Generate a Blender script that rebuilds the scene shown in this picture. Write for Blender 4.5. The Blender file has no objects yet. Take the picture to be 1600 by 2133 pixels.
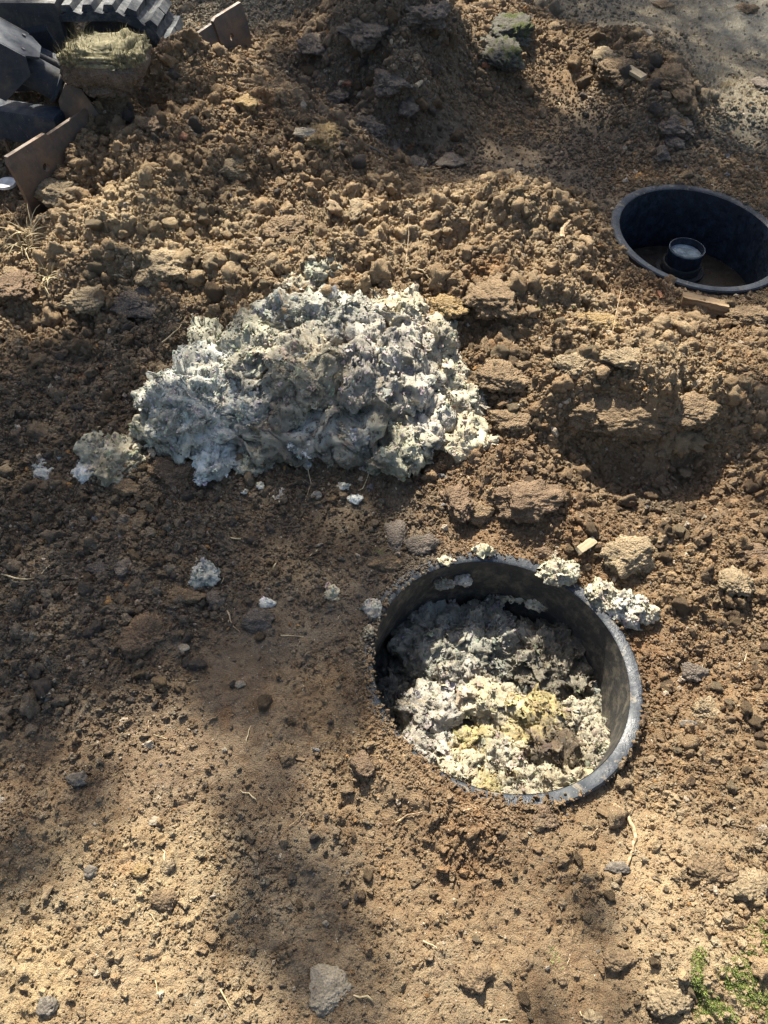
import bpy, bmesh, math, random
import numpy as np
from mathutils import Vector, Matrix, Euler

random.seed(7); RNG = np.random.default_rng(11)
S = bpy.context.scene
C = S.collection

# ------------------------------------------------------------------ camera
CAM_H = 1.539; PITCH = 0.924; ROLL = 0.03; FPX = 1602.0; W, Hh = 1600, 2133
_c, _s = math.cos(PITCH), math.sin(PITCH)
F_ = np.array([0, _c, -_s]); U0 = np.array([0, _s, _c]); R0 = np.array([1., 0, 0])
R_ = R0*math.cos(ROLL)+U0*math.sin(ROLL); U_ = U0*math.cos(ROLL)-R0*math.sin(ROLL)
cam = bpy.data.cameras.new('camera'); co = bpy.data.objects.new('camera', cam); C.objects.link(co)
M = Matrix.Identity(4)
for i in range(3):
    M[i][0] = R_[i]; M[i][1] = U_[i]; M[i][2] = -F_[i]
M[2][3] = CAM_H
co.matrix_world = M
cam.sensor_fit = 'VERTICAL'; cam.sensor_height = 24.0
cam.lens = FPX/Hh*24.0; cam.clip_start = 0.05; cam.clip_end = 500
S.camera = co

# ------------------------------------------------------------------ light
SUN_EL = math.radians(48); SUN_AZ = math.radians(-14)     # azimuth from +Y, negative = left
SD = np.array([math.sin(SUN_AZ)*math.cos(SUN_EL), math.cos(SUN_AZ)*math.cos(SUN_EL), math.sin(SUN_EL)])
w = bpy.data.worlds.new('World'); S.world = w; w.use_nodes = True
nt = w.node_tree; bg = nt.nodes['Background']
sky = nt.nodes.new('ShaderNodeTexSky'); sky.sky_type = 'NISHITA'; sky.sun_disc = False
sky.sun_elevation = SUN_EL; sky.sun_rotation = SUN_AZ
sky.air_density = 1.0; sky.dust_density = 3.5; sky.ozone_density = 0.6
nt.links.new(sky.outputs[0], bg.inputs[0]); bg.inputs[1].default_value = 0.076
sl = bpy.data.lights.new('sun', 'SUN'); sl.energy = 5.0; sl.angle = math.radians(0.53); sl.color = (1.0, 0.94, 0.83)
so = bpy.data.objects.new('sun', sl); C.objects.link(so)
so.rotation_euler = Vector(SD).to_track_quat('Z', 'Y').to_euler(); so.location = (0, 6, 8)
S.view_settings.view_transform = 'Standard'; S.view_settings.look = 'None'
S.view_settings.exposure = 1.58; S.view_settings.gamma = 1.0
S.view_settings.use_curve_mapping = False
S.render.engine = 'CYCLES'

# ------------------------------------------------------------------ pixel -> place helpers
def ray(u, v):
    d = F_*FPX + R_*(u-W/2) + U_*(Hh/2-v)
    return d/np.linalg.norm(d)
def G(u, v, z=0.0):
    d = ray(u, v); t = (z-CAM_H)/d[2]
    return np.array([d[0]*t, d[1]*t, z])
def proj(P):
    d = np.asarray(P)-np.array([0, 0, CAM_H]); zc = d@F_
    zc = np.where(np.abs(zc) < 1e-3, 1e-3, zc)
    return W/2+FPX*(d@R_)/zc, Hh/2-FPX*(d@U_)/zc, zc

# ------------------------------------------------------------------ numpy noise
_P = np.random.default_rng(3).permutation(4096).astype(np.int64)
_GR = np.random.default_rng(4).normal(size=(4096, 3)); _GR /= np.linalg.norm(_GR, axis=1)[:, None]
_RN = np.random.default_rng(5).random((4096, 3))
def _h(ix, iy, iz): return _P[(_P[(_P[ix & 4095]+iy) & 4095]+iz) & 4095]
def noise(p):
    p = np.asarray(p, float); i = np.floor(p).astype(np.int64); f = p-i
    w_ = f*f*f*(f*(f*6-15)+10); out = 0
    for dx in (0, 1):
        for dy in (0, 1):
            for dz in (0, 1):
                g = _GR[_h(i[:, 0]+dx, i[:, 1]+dy, i[:, 2]+dz)]
                d = g[:, 0]*(f[:, 0]-dx)+g[:, 1]*(f[:, 1]-dy)+g[:, 2]*(f[:, 2]-dz)
                ww = (w_[:, 0] if dx else 1-w_[:, 0])*(w_[:, 1] if dy else 1-w_[:, 1])*(w_[:, 2] if dz else 1-w_[:, 2])
                out = out+ww*d
    return out*1.6
def fbm(p, o=4, g=.5, l=2.03):
    s = 0; a = 1; q = np.array(p, float)
    for k in range(o):
        s = s+a*noise(q); q = q*l+17.3; a *= g
    return s
def worley(x, y, seed=0):
    ix = np.floor(x).astype(np.int64); iy = np.floor(y).astype(np.int64)
    best = np.full(x.shape, 9.0); idv = np.zeros(x.shape); b2 = np.full(x.shape, 9.0)
    for dx in (-1, 0, 1):
        for dy in (-1, 0, 1):
            hh = _h(ix+dx, iy+dy, np.full_like(ix, seed)); r = _RN[hh]
            d = np.hypot(ix+dx+r[:, 0]-x, iy+dy+r[:, 1]-y)
            m = d < best
            b2 = np.where(m, best, np.minimum(b2, d)); idv = np.where(m, r[:, 2], idv); best = np.where(m, d, best)
    return best, b2, idv
def slab(p, seed=0):
    """random offset and tilt per 3-D cell: torn ledges between flat-ish pieces"""
    i0 = np.floor(p).astype(np.int64); best = np.full(len(p), 9.0); off = np.zeros(len(p)); til = np.zeros(len(p))
    for dx in (-1, 0, 1):
        for dy in (-1, 0, 1):
            for dz in (-1, 0, 1):
                hh = _h(i0[:, 0]+dx+seed*131, i0[:, 1]+dy, i0[:, 2]+dz); r = _RN[hh]
                v = p-(i0+np.array([dx, dy, dz])+r); d = (v*v).sum(1); m = d < best
                best = np.where(m, d, best); off = np.where(m, _RN[(hh+7) & 4095, 0]-.5, off); til = np.where(m, (v*_GR[(hh+3) & 4095]).sum(1), til)
    return off, til
def sstep(a, b, x):
    t = np.clip((x-a)/(b-a), 0, 1); return t*t*(3-2*t)

# ------------------------------------------------------------------ object helpers
def tag(o, label=None, cat=None, group=None, kind=None):
    if label: o['label'] = label
    if cat: o['category'] = cat
    if group: o['group'] = group
    if kind: o['kind'] = kind
    return o
def empty(name, loc, label=None, cat=None, group=None):
    o = bpy.data.objects.new(name, None); C.objects.link(o); o.location = Vector(loc); o.empty_display_size = .05
    return tag(o, label, cat, group)
def link(name, me, mat=None, parent=None, smooth=False):
    if mat is not None and len(me.materials) == 0: me.materials.append(mat)
    o = bpy.data.objects.new(name, me); C.objects.link(o)
    if parent is not None:
        o.parent = parent
        o.matrix_parent_inverse = Matrix.Translation(parent.location).inverted()
    return o
def mesh_np(name, V, Fa, smooth=True):
    V = np.asarray(V, np.float32); Fa = np.asarray(Fa, np.int32); n, k = Fa.shape
    me = bpy.data.meshes.new(name); me.vertices.add(len(V)); me.vertices.foreach_set('co', V.ravel())
    me.loops.add(n*k); me.loops.foreach_set('vertex_index', Fa.ravel())
    me.polygons.add(n); me.polygons.foreach_set('loop_start', np.arange(n, dtype=np.int32)*k)
    me.update(calc_edges=True)
    if smooth: me.polygons.foreach_set('use_smooth', np.ones(n, bool))
    me.update()
    return me
def add_col(me, name, arr):
    a = me.attributes.new(name, 'FLOAT_COLOR', 'POINT')
    c4 = np.ones((len(arr), 4), np.float32); c4[:, :3] = arr
    a.data.foreach_set('color', c4.ravel())
_ico = {}
def ico(sub):
    if sub not in _ico:
        bm = bmesh.new(); bmesh.ops.create_icosphere(bm, subdivisions=sub, radius=1.0)
        V = np.array([v.co[:] for v in bm.verts]); Fa = np.array([[v.index for v in f.verts] for f in bm.faces]); bm.free()
        _ico[sub] = (V, Fa)
    return _ico[sub]
class MB:                                   # collects simple solids in one bmesh
    def __init__(s): s.bm = bmesh.new()
    def box(s, c, size, R=None, bev=0.0):
        r = bmesh.ops.create_cube(s.bm, size=1.0)
        T = Matrix.Translation(Vector(c)) @ (R.to_4x4() if R else Matrix()) @ Matrix.Diagonal((*size, 1))
        bmesh.ops.transform(s.bm, matrix=T, verts=r['verts'])
        if bev:
            es = list({e for v in r['verts'] for e in v.link_edges})
            bmesh.ops.bevel(s.bm, geom=es, offset=bev, segments=2, affect='EDGES', profile=.6)
        return s
    def tube(s, pts, rad, n=12, cap=True):
        pts = [Vector(p) for p in pts]; rings = []
        if not hasattr(rad, '__len__'): rad = [rad]*len(pts)
        up = None
        for i, p in enumerate(pts):
            t = (pts[min(i+1, len(pts)-1)]-pts[max(i-1, 0)]).normalized()
            if up is None: up = t.orthogonal().normalized()
            up = (up-t*up.dot(t)).normalized(); b = t.cross(up)
            rings.append([s.bm.verts.new(p+(up*math.cos(a)+b*math.sin(a))*rad[i]) for a in [2*math.pi*k/n for k in range(n)]])
        for a, b in zip(rings[:-1], rings[1:]):
            for k in range(n):
                f = s.bm.faces.new((a[k], a[(k+1) % n], b[(k+1) % n], b[k])); f.smooth = True
        if cap:
            s.bm.faces.new(rings[0][::-1]); s.bm.faces.new(rings[-1])
        return s
    def lathe(s, prof, c=(0, 0, 0), n=96, close=True):
        rings = []
        for r, z in prof:
            rings.append([s.bm.verts.new((c[0]+r*math.cos(2*math.pi*k/n), c[1]+r*math.sin(2*math.pi*k/n), c[2]+z)) for k in range(n)])
        m = len(rings); 
        for i in range(m if close else m-1):
            a, b = rings[i], rings[(i+1) % m]
            for k in range(n):
                f = s.bm.faces.new((a[k], a[(k+1) % n], b[(k+1) % n], b[k])); f.smooth = True
        return s
    def prism(s, poly, ext):                 # polygon (3d points) extruded by vector
        e = Vector(ext); a = [s.bm.verts.new(Vector(p)) for p in poly]; b = [s.bm.verts.new(Vector(p)+e) for p in poly]; n = len(a)
        s.bm.faces.new(a[::-1]); s.bm.faces.new(b)
        for k in range(n): s.bm.faces.new((a[k], a[(k+1) % n], b[(k+1) % n], b[k]))
        return s
    def done(s, name, mat, parent=None, sharp=35):
        bmesh.ops.recalc_face_normals(s.bm, faces=s.bm.faces)
        me = bpy.data.meshes.new(name); s.bm.to_mesh(me); s.bm.free()
        for p in me.polygons: p.use_smooth = True
        try: me.set_sharp_from_angle(angle=math.radians(sharp))
        except Exception: pass
        return link(name, me, mat, parent)

# ------------------------------------------------------------------ materials
class NB:
    def __init__(s, name):
        s.m = bpy.data.materials.new(name); s.m.use_nodes = True; s.t = s.m.node_tree
        s.b = s.t.nodes['Principled BSDF']; s.pos = s.t.nodes.new('ShaderNodeNewGeometry').outputs['Position']
    def obj(s): s.pos = s.t.nodes.new('ShaderNodeTexCoord').outputs['Object']; return s
    def n(s, typ, **k):
        nd = s.t.nodes.new(typ)
        for a, b in k.items():
            if hasattr(nd, a): setattr(nd, a, b)
        return nd
    def L(s, a, b): s.t.links.new(a, b)
    def noise(s, scale, detail=4, rough=.55, dist=0.0):
        nd = s.n('ShaderNodeTexNoise'); nd.inputs['Scale'].default_value = scale; nd.inputs['Detail'].default_value = detail
        nd.inputs['Roughness'].default_value = rough; nd.inputs['Distortion'].default_value = dist; s.L(s.pos, nd.inputs['Vector'])
        return nd.outputs['Fac']
    def vor(s, scale, feat='F1', out='Distance'):
        nd = s.n('ShaderNodeTexVoronoi'); nd.feature = feat; nd.inputs['Scale'].default_value = scale; s.L(s.pos, nd.inputs['Vector'])
        return nd.outputs[out]
    def ramp(s, x, a, b, lo=0.0, hi=1.0):
        nd = s.n('ShaderNodeMapRange'); nd.inputs[1].default_value = a; nd.inputs[2].default_value = b
        nd.inputs[3].default_value = lo; nd.inputs[4].default_value = hi; s.L(x, nd.inputs[0]); return nd.outputs[0]
    def mix(s, fac, a, b, mode='MIX'):
        nd = s.n('ShaderNodeMix'); nd.data_type = 'RGBA'; nd.blend_type = mode
        for sock, v in ((nd.inputs[0], fac), (nd.inputs[6], a), (nd.inputs[7], b)):
            if isinstance(v, (int, float)): sock.default_value = v
            elif isinstance(v, tuple): sock.default_value = (*v, 1) if len(v) == 3 else v
            else: s.L(v, sock)
        return nd.outputs[2]
    def math(s, op, a, b=0.0):
        nd = s.n('ShaderNodeMath'); nd.operation = op
        for sock, v in ((nd.inputs[0], a), (nd.inputs[1], b)):
            if isinstance(v, (int, float)): sock.default_value = v
            else: s.L(v, sock)
        return nd.outputs[0]
    def attr(s, name, inst=False):
        nd = s.n('ShaderNodeAttribute'); nd.attribute_name = name
        if inst: nd.attribute_type = 'INSTANCER'
        return nd.outputs['Color']
    def bump(s, h, strength=.5, dist=.003, prev=None):
        nd = s.n('ShaderNodeBump'); nd.inputs['Strength'].default_value = strength; nd.inputs['Distance'].default_value = dist
        s.L(h, nd.inputs['Height'])
        if prev is not None: s.L(prev, nd.inputs['Normal'])
        return nd.outputs[0]
    def end(s, col, rough=.9, normal=None, spec=.3, metal=0.0):
        if isinstance(col, tuple): s.b.inputs['Base Color'].default_value = (*col, 1)
        else: s.L(col, s.b.inputs['Base Color'])
        if isinstance(rough, (int, float)): s.b.inputs['Roughness'].default_value = rough
        else: s.L(rough, s.b.inputs['Roughness'])
        s.b.inputs['Specular IOR Level'].default_value = spec; s.b.inputs['Metallic'].default_value = metal
        if normal is not None: s.L(normal, s.b.inputs['Normal'])
        return s.m

def soil_mat(name, inst=False):
    n = NB(name); tint = n.attr('tint', inst)
    tint = n.mix(n.ramp(n.noise(2.2, 4, .6, .5), .35, .65), n.mix(1.0, tint, (.86, .84, .82), 'MULTIPLY'), n.mix(1.0, tint, (1.12, 1.10, 1.06), 'MULTIPLY'))
    c = n.mix(n.ramp(n.noise(9, 5, .6), .35, .68), tint, (1.16, 1.1, 1.02), 'MULTIPLY')
    c = n.mix(n.ramp(n.noise(33, 4, .6), .42, .66, 0, .6), c, n.mix(1.0, c, (.66, .56, .50), 'MULTIPLY'))
    c = n.mix(n.ramp(n.noise(150, 3, .6), .45, .62, 0, .55), c, n.mix(1.0, c, (1.36, 1.32, 1.26), 'MULTIPLY'))
    c = n.mix(n.ramp(n.noise(520, 3, .7), .50, .66, 0, .6), c, n.mix(1.0, c, (.55, .52, .5), 'MULTIPLY'))
    # rusty and ochre stains, pale grit
    c = n.mix(n.ramp(n.noise(5.3, 3, .5, .6), .66, .76, 0, .5), c, (.34, .17, .07))
    c = n.mix(n.math('MULTIPLY', n.ramp(n.vor(150), .20, .14), n.ramp(n.noise(60), .56, .62)), c, (.50, .46, .38))
    h = n.math('ADD', n.math('MULTIPLY', n.noise(260, 5, .7), 1.0), n.math('MULTIPLY', n.noise(900, 3, .7), .45))
    h = n.math('ADD', h, n.math('MULTIPLY', n.vor(330), -.5))
    return n.end(c, .96, n.bump(h, 1.0, .006), .1)
M_SOIL = soil_mat('soil'); M_CRUMB = soil_mat('soil_crumb_surface', True)

def clod_mat(name, base, dusty=(.34, .24, .14), moss=None, bs=1.0, bumpd=.004):
    n = NB(name).obj()
    n2 = n
    c = n.mix(n.ramp(n.noise(22, 5, .6), .36, .66), tuple(x*.72 for x in base), tuple(x*1.25 for x in base))
    c = n.mix(n.ramp(n.noise(75, 4, .6), .48, .66, 0, .6), c, dusty)
    c = n.mix(n.ramp(n.noise(400, 3, .7), .5, .66, 0, .55), c, tuple(x*.45 for x in base))
    if moss:
        g = n.n('ShaderNodeNewGeometry'); sp = n.n('ShaderNodeSeparateXYZ'); n.L(g.outputs['Normal'], sp.inputs[0])
        f = n.math('MULTIPLY', n.ramp(sp.outputs['Z'], .25, .7), n.ramp(n.noise(18, 4, .6), .50, .58))
        c = n.mix(f, c, moss)
    h = n.math('ADD', n.noise(120, 5, .7), n.math('MULTIPLY', n.noise(600, 3, .7), .5))
    h = n.math('ADD', h, n.math('MULTIPLY', n.vor(210), -.8))
    return n.end(c, .95, n.bump(h, 1.0*bs, bumpd*2), .12)
M_CLOD = clod_mat('brown_clod', (.23, .165, .10)); M_RED = clod_mat('reddish_clod', (.205, .142, .09), (.275, .20, .13))
M_GREY = clod_mat('grey_clod', (.17, .14, .11), (.25, .21, .165)); M_OCHRE = clod_mat('ochre_clod', (.33, .23, .11), (.40, .30, .18))
M_TAN = clod_mat('tan_clod', (.32, .245, .15), (.42, .33, .21))
M_MOSSROCK = clod_mat('mossy_clod', (.13, .12, .095), (.2, .19, .15), moss=(.075, .085, .03))
M_PALE = clod_mat('pale_stone', (.29, .245, .175), (.38, .325, .24), bs=.6)
M_ORANGE = clod_mat('orange_stone', (.27, .13, .075), (.32, .19, .12), bs=.5)
M_FLINT = clod_mat('dark_flint', (.13, .112, .09), (.27, .235, .185), bs=.6)

def sludge_mat(name, a, b, cst, stain=.35, inst=False, wet=.55):
    n = NB(name)
    c = n.mix(n.ramp(n.noise(14, 5, .6, .8), .36, .64), a, b)
    c = n.mix(n.ramp(n.noise(26, 4, .6, 1.2), .56, .68, 0, stain*1.6), c, cst)
    c = n.mix(n.ramp(n.noise(95, 5, .65, .6), .50, .66, 0, .7), c, tuple(min(.85, x*1.5+.06) for x in b))
    c = n.mix(n.ramp(n.noise(60, 5, .7, 1.5), .56, .70, 0, .75), c, tuple(x*.33 for x in a))
    c = n.mix(n.ramp(n.noise(420, 4, .7), .52, .68, 0, .5), c, tuple(x*.45 for x in a))
    g = n.n('ShaderNodeNewGeometry').outputs['Pointiness']
    c = n.mix(n.ramp(g, .52, .60, 0, .55), c, tuple(min(.8, x*1.15+.05) for x in (b[0]*1.08, b[1]*1.0, b[2]*.86)))
    c = n.mix(n.ramp(n.noise(7, 3, .5, .8), .50, .66, 0, .55), c, n.mix(1.0, c, (.62, .60, .56), 'MULTIPLY'))
    h = n.math('ADD', n.noise(70, 6, .68, 1.6), n.math('MULTIPLY', n.noise(420, 4, .7, .6), .25))
    return n.end(c, wet, n.bump(h, .9, .007), .35)
SL_GREY = sludge_mat('grey_sludge', (.26, .26, .225), (.43, .42, .36), (.36, .31, .18))
SL_BLUE = sludge_mat('blue_grey_sludge', (.33, .335, .30), (.54, .54, .49), (.42, .35, .2), .45)
SL_SILVER = sludge_mat('silvery_sludge', (.44, .455, .44), (.72, .73, .70), (.26, .28, .28), .3, wet=.4)
SL_CREAM = sludge_mat('cream_sludge', (.38, .33, .21), (.57, .51, .37), (.50, .40, .16))
SL_PINK = sludge_mat('pinkish_grey_sludge', (.29, .25, .205), (.45, .40, .33), (.36, .27, .18))
SL_OLIVE = sludge_mat('olive_sludge', (.20, .19, .12), (.36, .34, .23), (.40, .34, .12))
SL_YELLOW = sludge_mat('yellow_sludge', (.42, .33, .12), (.60, .50, .25), (.66, .50, .09), .6)
SL_MAROON = sludge_mat('maroon_sludge', (.075, .045, .03), (.17, .11, .065), (.38, .27, .06), .5)
SL_DARK = sludge_mat('dark_wet_sludge', (.08, .09, .085), (.17, .18, .16), (.2, .17, .1), wet=.4)
SL_BROWN = sludge_mat('brown_sludge', (.16, .13, .09), (.29, .25, .18), (.32, .25, .1))
SL_WHITE = sludge_mat('white_crumbly_sludge', (.44, .40, .30), (.64, .60, .50), (.58, .46, .16), .3)
def sludge_blend():
    n = NB('sludge'); t = n.attr('tint')
    def mul(c, k): return n.mix(1.0, c, k, 'MULTIPLY')
    c = n.mix(n.ramp(n.noise(11, 4, .6, .9), .40, .62), mul(t, (.70, .71, .70)), mul(t, (1.10, 1.10, 1.08)))
    c = n.mix(n.ramp(n.noise(23, 4, .65, 1.3), .56, .70, 0, .55), c, mul(t, (1.15, .92, .55)))
    c = n.mix(n.ramp(n.noise(17, 4, .6, 1.0), .58, .68, 0, .6), c, mul(t, (1.18, 1.26, 1.30)))
    c = n.mix(n.ramp(n.noise(48, 5, .7, 1.6), .57, .68, 0, .7), c, mul(t, (.34, .31, .26)))
    c = n.mix(n.ramp(n.noise(150, 4, .7, .8), .52, .66, 0, .45), c, mul(t, (1.35, 1.3, 1.2)))
    c = n.mix(n.ramp(n.noise(420, 4, .7), .54, .68, 0, .5), c, mul(t, (.45, .43, .4)))
    c = n.mix(n.ramp(n.noise(8, 3, .5, 1.0), .50, .62, 0, .75), c, n.mix(1.0, c, (.56, .54, .50), 'MULTIPLY'))  # broad dark patches: shadow between the clumps painted into the sludge colour
    c = n.mix(n.ramp(n.noise(12.7, 3, .5, 1.4), .55, .66, 0, .7), c, n.mix(1.0, c, (1.38, 1.42, 1.46), 'MULTIPLY'))
    g = n.n('ShaderNodeNewGeometry').outputs['Pointiness']
    c = n.mix(n.ramp(g, .53, .60, 0, .6), c, n.mix(.45, mul(t, (1.35, 1.25, 1.0)), (.60, .54, .40)))
    mp = n.n('ShaderNodeMapping'); mp.inputs['Scale'].default_value = (1, .35, 1.2); mp.inputs['Rotation'].default_value = (.3, .2, .6); n.L(n.pos, mp.inputs[0]); p0 = n.pos; n.pos = mp.outputs[0]
    fib = n.noise(260, 5, .72, 1.8); n.pos = p0
    h = n.math('ADD', n.math('MULTIPLY', n.noise(75, 6, .66, 1.4), .8), n.math('MULTIPLY', fib, .5))
    r = n.ramp(n.noise(19, 4, .6), .42, .62, .30, .72)
    return n.end(c, r, n.bump(h, .9, .007), .4)
M_SLUDGE = sludge_blend()
def flake_mat():
    n = NB('sludge_flake'); t = n.attr('tint', True)
    c = n.mix(n.ramp(n.noise(240, 4, .6), .4, .65), n.mix(1.0, t, (.62, .62, .62), 'MULTIPLY'), t)
    return n.end(c, .6, n.bump(n.noise(500, 4, .7), .7, .003), .3)
M_FLAKE = flake_mat()

def plastic_mat(name, base, dust, amt=.5, rough=.42, scr=.5):
    n = NB(name)
    c = n.mix(n.ramp(n.noise(30, 5, .7), .60-.2*amt, .78-.2*amt, 0, .8), base, dust)
    c = n.mix(n.ramp(n.noise(260, 3, .7), .62, .72, 0, .6), c, tuple(min(1, x*1.5) for x in dust))
    r = n.ramp(n.noise(45, 4, .6), .35, .7, rough, min(1, rough+.35))
    return n.end(c, r, n.bump(n.noise(180, 5, .7), .35, .002), scr)
def rim_mat():
    n = NB('black_plastic_rim')
    c = n.mix(n.ramp(n.noise(9, 5, .7, .5), .50, .62, 0, .75), (.010, .015, .022), (.042, .048, .050))
    c = n.mix(n.ramp(n.noise(28, 5, .7, .6), .57, .64, 0, .8), c, (.15, .125, .09))
    c = n.mix(n.ramp(n.noise(240, 3, .7), .63, .70, 0, .7), c, (.26, .23, .17))
    return n.end(c, n.ramp(n.noise(14, 5, .6), .40, .62, .33, .75), n.bump(n.noise(120, 5, .7), .5, .003), .45)
M_RIM = rim_mat()
M_WALL = plastic_mat('black_plastic_wall', (.03, .029, .026), (.13, .11, .08), .6, .5, .35)
M_WALL2 = plastic_mat('blue_black_plastic_wall', (.006, .010, .017), (.022, .036, .056), .6, .42)
M_PIPE = plastic_mat('grey_pipe', (.12, .16, .175), (.30, .36, .38), .85, .5)
M_FLOOR2 = plastic_mat('wet_tank_lid', (.025, .018, .010), (.05, .038, .022), .5, .35)

def metal_mat(name, base, rust, amt=.5, rough=.5, metal=.0, strs=(1, 1, 1)):
    n = NB(name)
    c = n.mix(n.ramp(n.noise(9, 6, .7, .4), .62-.25*amt, .72-.1*amt, 0, .85), base, rust)
    c = n.mix(n.ramp(n.noise(55, 5, .75), .55, .68, 0, .6), c, tuple(x*.5 for x in rust))
    c = n.mix(n.ramp(n.noise(130, 5, .75, 1.0), .62, .7, 0, .7), c, (.26, .22, .17))
    r = n.ramp(n.noise(30, 4), .35, .65, rough, min(1, rough+.3))
    return n.end(c, r, n.bump(n.noise(90, 5, .7), .4, .002), .5, metal)
M_BLADE = metal_mat('worn_rusty_steel', (.075, .062, .05), (.17, .105, .06), .8, .55, .25)
M_PAINT = metal_mat('dark_blue_paint', (.014, .022, .034), (.06, .055, .046), .3, .6)
M_BLACKM = metal_mat('black_steel', (.016, .018, .020), (.07, .06, .045), .5, .55)
M_RUBBER = plastic_mat('dusty_track_rubber', (.030, .036, .042), (.13, .125, .11), .6, .6, .3)
M_BOLT = metal_mat('bolt_steel', (.10, .10, .10), (.13, .09, .06), .3, .4, .5)

def wood_mat(name, a, b):
    n = NB(name).obj(); mp = n.n('ShaderNodeMapping'); mp.inputs['Scale'].default_value = (4, 60, 60); n.L(n.pos, mp.inputs[0]); n.pos = mp.outputs[0]
    c = n.mix(n.ramp(n.noise(1.2, 5, .65, .8), .35, .65), a, b)
    return n.end(c, .85, n.bump(n.noise(2.5, 5, .7), .6, .002), .2)
M_WOOD = wood_mat('weathered_wood', (.10, .066, .036), (.25, .175, .10)); M_CHIP = wood_mat('pale_wood', (.26, .20, .12), (.44, .36, .235))
M_DARKWOOD = wood_mat('dark_stick', (.05, .042, .034), (.13, .11, .09))
def simple(name, a, b, sc=40, rough=.8):
    n = NB(name); return n.end(n.mix(n.ramp(n.noise(sc, 3), .4, .62), a, b), rough, None, .25)
M_ROOT = simple('root_bark', (.20, .13, .07), (.44, .33, .2), 120); M_STRAW = simple('dry_straw', (.30, .235, .13), (.50, .41, .25), 60)
M_GRASS = simple('green_grass', (.09, .12, .03), (.24, .27, .09), 60, .6); M_MOSS = simple('moss', (.11, .14, .04), (.25, .30, .08), 120)
M_BARK = simple('tree_bark', (.06, .045, .03), (.14, .11, .08), 20); M_LEAF = simple('tree_leaf', (.035, .07, .02), (.08, .13, .035), 6, .5)
M_LIDP = simple('white_plastic', (.45, .45, .44), (.66, .66, .64), 40, .4)
M_SODTOP = simple('sod_turf', (.09, .08, .04), (.20, .175, .10), 90, .9)

# ------------------------------------------------------------------ the two risers' seats
R1 = dict(c=np.array([.275, .746]), z=0.012, t=(-.102, -.034), r=.305)
R2 = dict(c=np.array([1.059, 2.39]), z=.018, t=(-.049, .027), r=.305)
def ringz(R, x, y): return R['z']+R['t'][0]*(x-R['c'][0])+R['t'][1]*(y-R['c'][1])

# ------------------------------------------------------------------ blade line (ground is low behind it)
BL0 = G(15, 335, .27); BL1 = G(505, 4, .30)
bdir = (BL1-BL0)[:2]; BLEN = np.linalg.norm(bdir); bdir /= BLEN; bn = np.array([-bdir[1], bdir[0]])   # bn towards the machine

# ------------------------------------------------------------------ terrain
CT = [  # u, v, height of the soil there
 (-250,2250,0),(400,2250,0),(1000,2250,0),(1850,2250,0),(-200,1900,0),(300,1900,0),(600,1900,-.012),(900,1900,0),(1300,1900,0),(1800,1900,.01),
 (1450,1960,.02),(1530,1800,.02),(0,1500,0),(400,1500,0),(700,1700,0),(-200,1500,0),(0,1150,.015),(300,1150,.01),(600,1150,-.01),(400,1330,0),(820,1120,-.005),(100,1330,.015),
 (720,1400,.02),(1370,1450,-.045),(1050,1740,0.004),(1000,1120,-.02),(1300,1200,-.03),(760,1250,.02),(1380,1650,-.03),(1550,1450,-.02),(1550,1650,-.01),(1800,1450,-.02),
 (350,960,.015),(650,1000,.005),(900,1010,.01),(650,760,.10),(650,560,.17),(720,520,.18),(420,680,.09),(500,600,.14),(850,800,.06),(850,640,.11),(930,900,.02),
 (1080,1010,.03),(1220,1080,.0),(1410,1090,-.02),(1400,895,-.03),(1400,985,-.08),(1300,960,-.045),(1480,960,-.02),(1180,840,.10),(1300,800,.135),(1400,790,.15),(1400,840,.14),(1470,820,.11),(1170,930,.0),
 (1570,980,.0),(1560,1250,-.015),(1700,1100,0),(1590,770,.08),(1740,760,.08),(1010,850,.05),(1110,700,.12),(1250,680,.13),(1400,715,.11),(1530,690,.05),(1000,720,.07),
 (1080,405,.23),(1000,410,.19),(1150,430,.20),(940,410,.10),(1210,490,.15),(1000,560,.13),(1130,560,.17),(1040,640,.14),(1260,590,.07),(1280,640,.07),(940,520,.10),(900,600,.12),
 (1240,430,.02),(1400,340,.01),(1540,650,.03),(1330,600,.045),(1600,360,.01),(1750,380,0),(1750,600,.02),
 (900,375,.05),(1100,340,.0),(1200,290,-.01),(1010,260,0),(1250,370,0),(1160,210,0),(1000,330,-.015),
 (820,-20,.36),(720,30,.28),(920,20,.31),(700,80,.22),(960,180,.06),(820,130,.24),(860,210,.13),(760,230,.03),(700,230,.06),(850,320,-.03),(640,150,.09),(560,100,.06),(980,60,.15),(1060,60,.12),(1130,110,.06),(1080,200,.01),(900,120,.20),
 (330,110,.34),(250,180,.30),(440,180,.25),(430,122,.20),(540,190,.25),(190,290,.23),(350,290,.24),(500,300,.18),(650,270,.22),(740,320,.16),(870,390,.12),(130,350,.17),(300,420,.19),(450,420,.14),
 (600,420,.12),(740,450,.13),(200,520,.16),(380,510,.15),(110,540,.11),(60,470,.03),(0,620,.02),(30,700,.03),(240,630,.10),(120,700,.05),(290,720,.05),(0,820,.02),(-150,700,0),(150,820,.03),(820,500,.13),(560,500,.13),
 (1250,110,.11),(1330,120,.13),(1410,170,.13),(1440,230,.07),(1330,280,.03),(1350,60,.04),(1520,290,0),(1200,60,.03),(1180,140,.05),(1420,280,.05),
 (1520,100,0),(1620,0,0),(1100,-30,.0),(560,-20,0),(1300,-30,0),(1800,100,0),(1800,300,0),(60,430,.02),(-30,480,0),(-20,560,.02)]
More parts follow.
